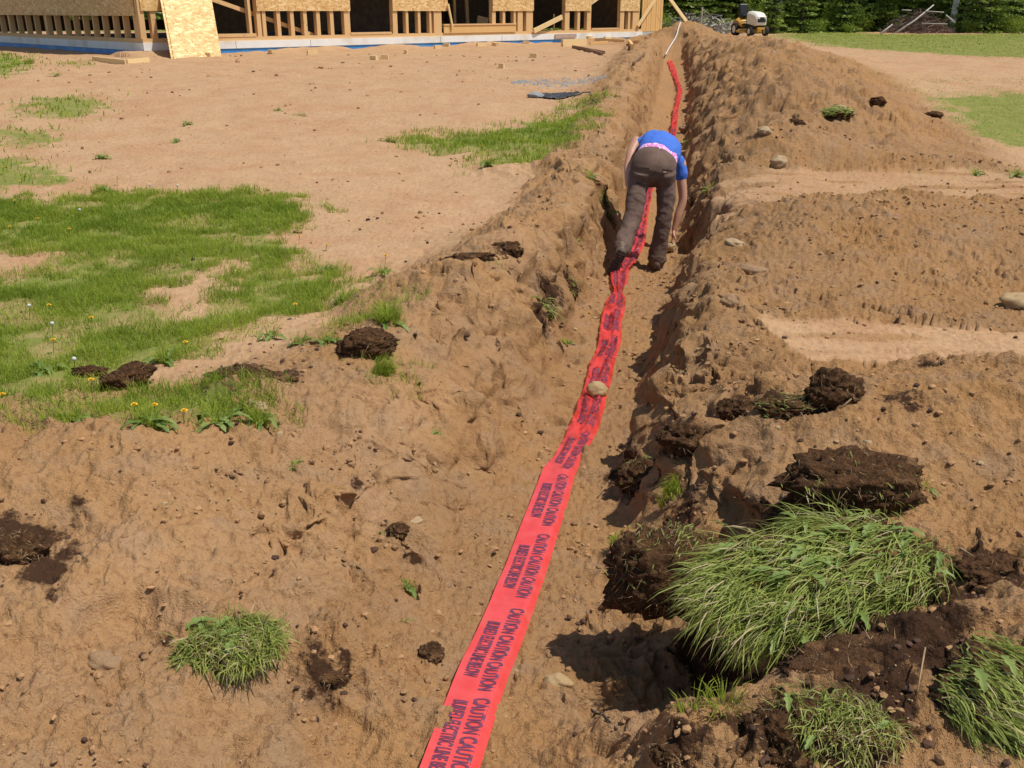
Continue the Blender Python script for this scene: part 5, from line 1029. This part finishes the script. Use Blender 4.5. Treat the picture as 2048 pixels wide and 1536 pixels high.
# ------------------------------------------------------------------ the person bending over in the trench
def loft_rings(rings, n=24, cap=True):
    """rings: (centre, lateral vec, other vec) -> closed surface with domed ends"""
    V = []; F = []
    R2 = list(rings)
    def dome(c, a, b_, d):
        out = []
        for t in (.35, .7, .92): out.append((c + d * math.sin(t * math.pi / 2) , a * math.cos(t * math.pi / 2), b_ * math.cos(t * math.pi / 2)))
        return out
    if cap:
        c0, a0, b0 = R2[0]; c1 = R2[1][0]; d0 = (c0 - c1).normalized() * min(a0.length, b0.length); ce, ae, be = R2[-1]; de = (ce - R2[-2][0]).normalized() * min(ae.length, be.length)
        R2 = dome(c0, a0, b0, d0)[::-1] + R2 + dome(ce, ae, be, de)
    for c, a, b_ in R2:
        for k in range(n): t = 2 * math.pi * k / n; V.append(c + a * math.cos(t) + b_ * math.sin(t))
    m = len(R2)
    for i in range(m - 1):
        for k in range(n): F.append((i * n + k, i * n + (k + 1) % n, (i + 1) * n + (k + 1) % n, (i + 1) * n + k))
    F.append(tuple(range(n))[::-1]); F.append(tuple((m - 1) * n + k for k in range(n))); return V, F
def smooth_path(P, r, k=6):
    P = [Vector(p) for p in P]; out = []; rr = []
    for i in range(len(P) - 1):
        p0 = P[max(i - 1, 0)]; p1 = P[i]; p2 = P[i + 1]; p3 = P[min(i + 2, len(P) - 1)]
        for j in range(k):
            t = j / k; q = .5 * ((2 * p1) + (p2 - p0) * t + (2 * p0 - 5 * p1 + 4 * p2 - p3) * t * t + (3 * p1 - p0 - 3 * p2 + p3) * t ** 3); out.append(q); u = t * t * (3 - 2 * t); rr.append(r[i] * (1 - u) + r[i + 1] * u)
    out.append(P[-1]); rr.append(r[-1]); return out, rr
def limb(P, r, flat=1.0, axis=(1, 0, 0)):
    Q, rr = smooth_path(P, r); rings = []; ax = Vector(axis)
    for i, q in enumerate(Q):
        t = (Q[min(i + 1, len(Q) - 1)] - Q[max(i - 1, 0)]).normalized(); a = (ax - t * ax.dot(t)).normalized(); b_ = t.cross(a); rings.append((q, a * rr[i], b_ * rr[i] * flat))
    return loft_rings(rings)
def trunk_loft(P, lat, wid, dep):
    Q, w = smooth_path(P, wid); _, d = smooth_path(P, dep); L0 = [Vector(l) for l in lat]; Lq, _ = smooth_path(L0, wid); rings = []
    for i, q in enumerate(Q):
        t = (Q[min(i + 1, len(Q) - 1)] - Q[max(i - 1, 0)]).normalized(); a = (Lq[i] - t * Lq[i].dot(t)).normalized(); b_ = t.cross(a); rings.append((q, a * w[i], b_ * d[i]))
    return loft_rings(rings, 32)
def fuse(name, pieces, voxel, mat, parent, it=4, folds=None):
    m = MB()
    for V, F in pieces: m.add(V, F)
    me = bpy.data.meshes.new('tmp'); me.from_pydata([tuple(v) for v in m.v], [], m.f); o = bpy.data.objects.new('tmp', me); COL.objects.link(o)
    bm = bmesh.new(); bm.from_mesh(me); bmesh.ops.recalc_face_normals(bm, faces=bm.faces); bm.to_mesh(me); bm.free()
    r = o.modifiers.new('r', 'REMESH'); r.mode = 'VOXEL'; r.voxel_size = voxel; s_ = o.modifiers.new('s', 'SMOOTH'); s_.iterations = it; s_.factor = .5
    bpy.context.view_layer.update(); res = bpy.data.meshes.new_from_object(o.evaluated_get(bpy.context.evaluated_depsgraph_get())); bpy.data.objects.remove(o)
    n = len(res.vertices); P = np.zeros(n * 3, np.float32); res.vertices.foreach_get('co', P); P = P.reshape(-1, 3); Nn = np.zeros(n * 3, np.float32); res.vertex_normals.foreach_get('vector', Nn); Nn = Nn.reshape(-1, 3)
    if folds: P = P + Nn * folds(P, Nn)[:, None]; res.vertices.foreach_set('co', P.astype(np.float32).ravel()); res.update()
    res.name = name; res.polygons.foreach_set('use_smooth', np.full(len(res.polygons), True)); res.materials.clear(); res.materials.append(mat); return link(bpy.data.objects.new(name, res), parent)
def person():
    ox, oy = 1.19, 8.0; oz = -.0 + float(min(hz(ox + dx, oy + dy, fine=False) for dx, dy in ((.05, 0), (.1, .1), (-.3, -.35)))) - .0
    root = empty('person', (ox, oy, oz)); tag(root, 'person in blue shirt and brown work trousers bending down in the trench', 'person')
    skin = simple('bare skin', (.52, .27, .17), .5, var=.06, scale=14); hair = simple('brown hair', (.07, .035, .018), .7, var=.4, scale=60)  # skin and hair, each its own colour with slight random variation
    sk, skn, skb = nodes_of('blue cotton shirt'); nn_ = noise(skn, 10, 3); skn.links.new(mixc(skn, nn_, (.035, .125, .50), (.055, .17, .62)), skb.inputs['Base Color']); skb.inputs['Roughness'].default_value = .85; bump(skn, skb, noise(skn, 300, 2), .2, .002)
    pt, ptn, ptb = nodes_of('brown canvas trousers'); c = mixc(ptn, ramp(ptn, noise(ptn, 9, 5, .65), [(.35, 0), (.7, 1)]), (.095, .054, .038), (.160, .100, .072)); ptn.links.new(c, ptb.inputs['Base Color']); ptb.inputs['Roughness'].default_value = .9; bump(ptn, ptb, noise(ptn, 240, 2), .25, .002)
    pk, pkn, pkb = nodes_of('pink patterned waistband'); v = N(pkn, 'ShaderNodeTexVoronoi'); v.inputs['Scale'].default_value = 60; tc = N(pkn, 'ShaderNodeTexCoord'); pkn.links.new(tc.outputs['Object'], v.inputs['Vector']); pkn.links.new(mixc(pkn, ramp(pkn, v.outputs['Distance'], [(.35, 0), (.5, 1)]), (.85, .72, .82), (.75, .22, .55)), pkb.inputs['Base Color']); pkb.inputs['Roughness'].default_value = .8
    boot = simple('worn brown boot leather', (.085, .060, .045), .8, var=.3, scale=40, bmp=.2, wear=(.22, .15, .10)); sole = simple('dark rubber sole', (.050, .036, .028), .85, var=.3, scale=50, bmp=.3, wear=(.16, .10, .06))
    tl = Vector((.91, -.05, -.42)); SL = Vector((-.085, .62, .985)); SR = Vector((.315, .62, .80)); EL = Vector((-.172, .42, .81)); WL = Vector((-.195, .18, .68)); ER = Vector((.345, .555, .49)); WR = Vector((.275, .49, .235))
    spine = [(.04, .17, .87), (.06, .24, .93), (.09, .36, .985), (.12, .52, .965), (.14, .64, .91), (.15, .72, .86)]; lat = [(1, 0, -.12), (1, 0, -.16), (1, 0, -.22), tl, tl, tl]
    P = [trunk_loft(spine, lat, [.12, .13, .14, .165, .17, .09], [.07, .075, .09, .105, .095, .07]), limb([(.15, .70, .88), (.16, .80, .82), (.165, .86, .78)], [.06, .052, .055]),
         limb([(.165, .84, .80), (.17, .90, .75), (.175, .94, .68), (.175, .93, .62)], [.06, .088, .085, .05], 1.12), limb([SL, (SL + EL) / 2 + Vector((-.01, -.0, .01)), EL, (EL + WL) / 2, WL], [.052, .044, .037, .036, .026]),
         limb([SR, (SR + ER) / 2, ER, (ER + WR) / 2, WR], [.052, .044, .038, .037, .026]), limb([(.10, .11, .84), (.09, .02, .45), (.05, .02, .07)], [.08, .055, .04]), limb([(-.09, .10, .84), (-.17, -.08, .48), (-.285, -.35, .27)], [.08, .055, .04])]
    # right hand reaching down over the stone, left hand on the thigh
    def hand(W0, palm_dir, side, curl, spread):
        pd = Vector(palm_dir).normalized(); sd = Vector(side).normalized(); nr = pd.cross(sd); c = W0 + pd * .05; out = [loft_rings([(W0, sd * .022, nr * .017), (W0 + pd * .03, sd * .036, nr * .016), (W0 + pd * .075, sd * .040, nr * .013)])]
        for k, L in enumerate((.070, .078, .074, .058)):
            b0 = W0 + pd * .075 + sd * (-.030 + .020 * k); d1 = (pd + sd * spread * (k - 1.5) * .12).normalized(); d2 = (d1 * math.cos(curl) + nr * math.sin(curl)).normalized(); d3 = (d1 * math.cos(curl * 1.9) + nr * math.sin(curl * 1.9)).normalized()
            out.append(limb([b0, b0 + d1 * L * .42, b0 + d1 * L * .42 + d2 * L * .32, b0 + d1 * L * .42 + d2 * L * .32 + d3 * L * .26], [.0095, .0088, .0082, .007]))
        t0 = W0 + pd * .025 - sd * .030; out.append(limb([t0, t0 - sd * .025 + pd * .025 + nr * .01, t0 - sd * .030 + pd * .055 + nr * .025], [.012, .011, .009])); return out
    P += hand(WR, (-.12, -.12, -1), (.25, 1, -.1), .55, 1.0) + hand(WL, (.05, -.6, -.7), (0, .8, -.6), .25, .6)
    fuse('body', P, .0065, skin, root, 3)
    # shirt
    S = [trunk_loft([(.060, .235, .935), (.085, .36, .985), (.12, .52, .968), (.14, .64, .912), (.15, .70, .88)], [(1, 0, -.18), (1, 0, -.22), tl, tl, tl], [.180, .178, .184, .182, .12], [.120, .118, .122, .108, .085]),
         limb([SL + Vector((.05, 0, -.005)), SL + Vector((.025, -.01, -.01))], [.060, .058]), limb([SR + Vector((-.02, 0, .01)), SR + (ER - SR) * .25, SR + (ER - SR) * .36], [.064, .058, .055])]
    sf = lambda p, n: .006 * noise3(p * [9, 5, 9] + 3) + .003 * noise3(p * 26) + .008 * (.3 - abs(noise3(p * [10, 5, 10] + 8)))
    fuse('shirt', S, .008, sk, root, 3, sf)
    wb = [trunk_loft([(.035, .185, .895), (.045, .215, .918), (.06, .27, .945)], [(1, 0, -.16)] * 3, [.174, .174, .168], [.122, .122, .116])]; fuse('waistband', wb, .007, pk, root, 2)
    # trousers
    T = [trunk_loft([(-.01, .11, .785), (-.01, .085, .825), (.008, .12, .865), (.030, .17, .895)], [(1, 0, 0), (1, 0, -.05), (1, 0, -.12), (1, 0, -.16)], [.155, .186, .190, .182], [.110, .136, .136, .122]),
         loft_rings([(Vector((-.090, .045, .77)), Vector((.095, 0, 0)), Vector((0, .09, 0))), (Vector((-.090, .045, .83)), Vector((.098, 0, 0)), Vector((0, .095, .03))), (Vector((-.075, .09, .875)), Vector((.08, 0, 0)), Vector((0, .08, .03)))]),
         loft_rings([(Vector((.085, .05, .76)), Vector((.095, 0, 0)), Vector((0, .09, 0))), (Vector((.09, .05, .82)), Vector((.098, 0, 0)), Vector((0, .095, .03))), (Vector((.085, .10, .86)), Vector((.08, 0, 0)), Vector((0, .08, .03)))]),
         limb([(.100, .10, .81), (.112, .06, .64), (.105, .015, .45), (.080, .005, .28), (.056, .0, .075)], [.090, .080, .067, .067, .078]), limb([(-.112, .09, .79), (-.142, .02, .64), (-.175, -.085, .47), (-.24, -.22, .36), (-.29, -.34, .255)], [.092, .085, .073, .071, .080])]
    def pf(p, n):
        z = p[:, 2]; leg = 1 - sstep(.62, .78, z); kn = np.exp(-((z - .45) / .09) ** 2) + .6 * np.exp(-((z - .70) / .05) ** 2) + 1.2 * (1 - sstep(.10, .24, z)) + .7 * np.exp(-((z - .30) / .07) ** 2)
        ang = noise3(p * 4 + 2); f = np.sin((z + .16 * p[:, 0] * np.sign(p[:, 0] + .02) + .05 * ang) * 95 + 5 * noise3(p * [5, 5, 3] + 9)) * .0022 * kn * leg * np.clip(.5 + 1.3 * noise3(p * [9, 9, 6] + 1), 0, 1.4); f = f + .012 * noise3(p * [8, 8, 5]) * (.35 + .65 * leg) + .014 * (.35 - abs(noise3(p * [8, 8, 13] + 5))) * leg + .006 * (.3 - abs(noise3(p * [20, 20, 26]))) * leg
        seam = -.006 * np.exp(-((p[:, 0] + .005 - .35 * (z - .85)) / .006) ** 2) * (p[:, 1] < .2) * sstep(.76, .8, z); return f + seam
    tr = fuse('trousers', T, .0075, pt, root, 3, pf)
    dk = simple('trouser stitching', (.045, .028, .02), .9)
    MB().tube([(-.165, .095, .985), (-.11, .075, 1.005), (-.04, .06, 1.0)], .0035, 5)
    # back pockets, side pocket flap, belt loops
    def on_back(x, z):
        dg = bpy.context.evaluated_depsgraph_get(); ok, loc, nr, i = tr.ray_cast(Vector((x, -.6, z)), Vector((0, 1, 0))); return (loc + Vector((0, -.003, 0))) if ok else Vector((x, -.07, z))
    bpy.context.view_layer.update()
    for pts in ([(-.145, .855), (-.10, .862), (-.055, .858)], [(.055, .85), (.10, .843), (.145, .83)]):
        L = [on_back(*q) for q in pts]; MB().tube([l + Vector((0, .002, 0)) for l in L], .0045, 5).build('pocket_edge', dk, tr)
        Q = [on_back(pts[0][0], pts[0][1] - .10), on_back(pts[2][0], pts[2][1] - .10)]; 
    L = [on_back(-.155, .74), on_back(-.115, .725), on_back(-.07, .735)]; MB().tube(L, .006, 5).build('pocket_edge', dk, tr)
    q = on_back(.075, .828); MB().box(q + Vector((0, -.003, 0)), (.028, .004, .009)).build('stitched_tab', simple('pale stitched tab', (.55, .42, .36), .7), tr)
    # boots
    def boot_(heel, toe, up, ankle, nm='boot'):
        heel, toe, ankle = Vector(heel), Vector(toe), Vector(ankle); f = (toe - heel).normalized(); upv = Vector(up); upv = (upv - f * upv.dot(f)).normalized(); s_ = f.cross(upv); L = (toe - heel).length
        R_ = [(heel + upv * .045 + f * .01, s_ * .034, upv * .040), (heel + upv * .05 + f * .05, s_ * .040, upv * .048), (heel + upv * .045 + f * L * .5, s_ * .044, upv * .045), (heel + upv * .036 + f * L * .75, s_ * .052, upv * .034), (heel + upv * .030 + f * (L - .03), s_ * .044, upv * .026)]
        b_ = fuse(nm, [loft_rings(R_), limb([heel + f * .05 + upv * .04, ankle], [.046, .044])], .007, boot, root, 3)
        out = [(-.005, .030), (.02, .040), (.07, .040), (L * .45, .038), (L * .7, .054), (L * .88, .050), (L + .004, .026)]; V = []; m = MB(); n = len(out)
        for sg, seq in ((1, out), (-1, out[::-1])):
            for t, w in seq: V.append(heel + f * t + s_ * w * sg)
        k = len(V); V2 = [v - upv * .006 for v in V] + [v + upv * .020 for v in V]; F = [tuple(range(k)), tuple(range(2 * k - 1, k - 1, -1))] + [(i, (i + 1) % k, (i + 1) % k + k, i + k) for i in range(k)]; m.add(V2, F)
        for t in np.linspace(.02, L - .03, 9):
            m.bar(heel + f * t - s_ * .032 - upv * .008, heel + f * t + s_ * .032 - upv * .008, .012, .006, f)
        m.build('sole', sole, b_)
    boot_((.045, -.075, .008), (.075, .20, .008), (0, 0, 1), (.052, .0, .13)); boot_((-.305, -.50, .265), (-.40, -.50, .045), (.25, .95, .15), (-.29, -.37, .29))
    hr = [limb([(.165, .83, .85), (.17, .91, .80), (.175, .98, .72), (.175, .99, .64)], [.075, .088, .086, .06], 1.1)]; fuse('hair', hr, .012, hair, root, 3, lambda p, n: .006 * noise3(p * 40))
    # face: nose, eyes, mouth, ears (the head hangs down, facing the trench)
    for q, r, nm, mt in (((.172, .865, .625), .014, 'nose', skin), ((.145, .845, .665), .009, 'eye', simple('eye', (.7, .7, .7), .2)), ((.200, .845, .655), .009, 'eye', M['fluff']), ((.085, .90, .72), .02, 'ear', skin), ((.262, .90, .68), .02, 'ear', skin)):
        me = rock_mesh(nm, 3, mt, .05, 2); o = link(bpy.data.objects.new(nm, me), root); o.location = q; o.scale = (r,) * 3
    w = Vector((ox, oy, oz)) + Vector((.235, .445, .085)); me = rock_mesh('field_stone', 71, M['rock'], .15); o = link(bpy.data.objects.new('field_stone', me)); o.location = w; o.scale = (.058, .052, .045); tag(o, 'round yellowish stone under the hand of the bending person', 'stone', 'stones lying in the dug soil')
person()
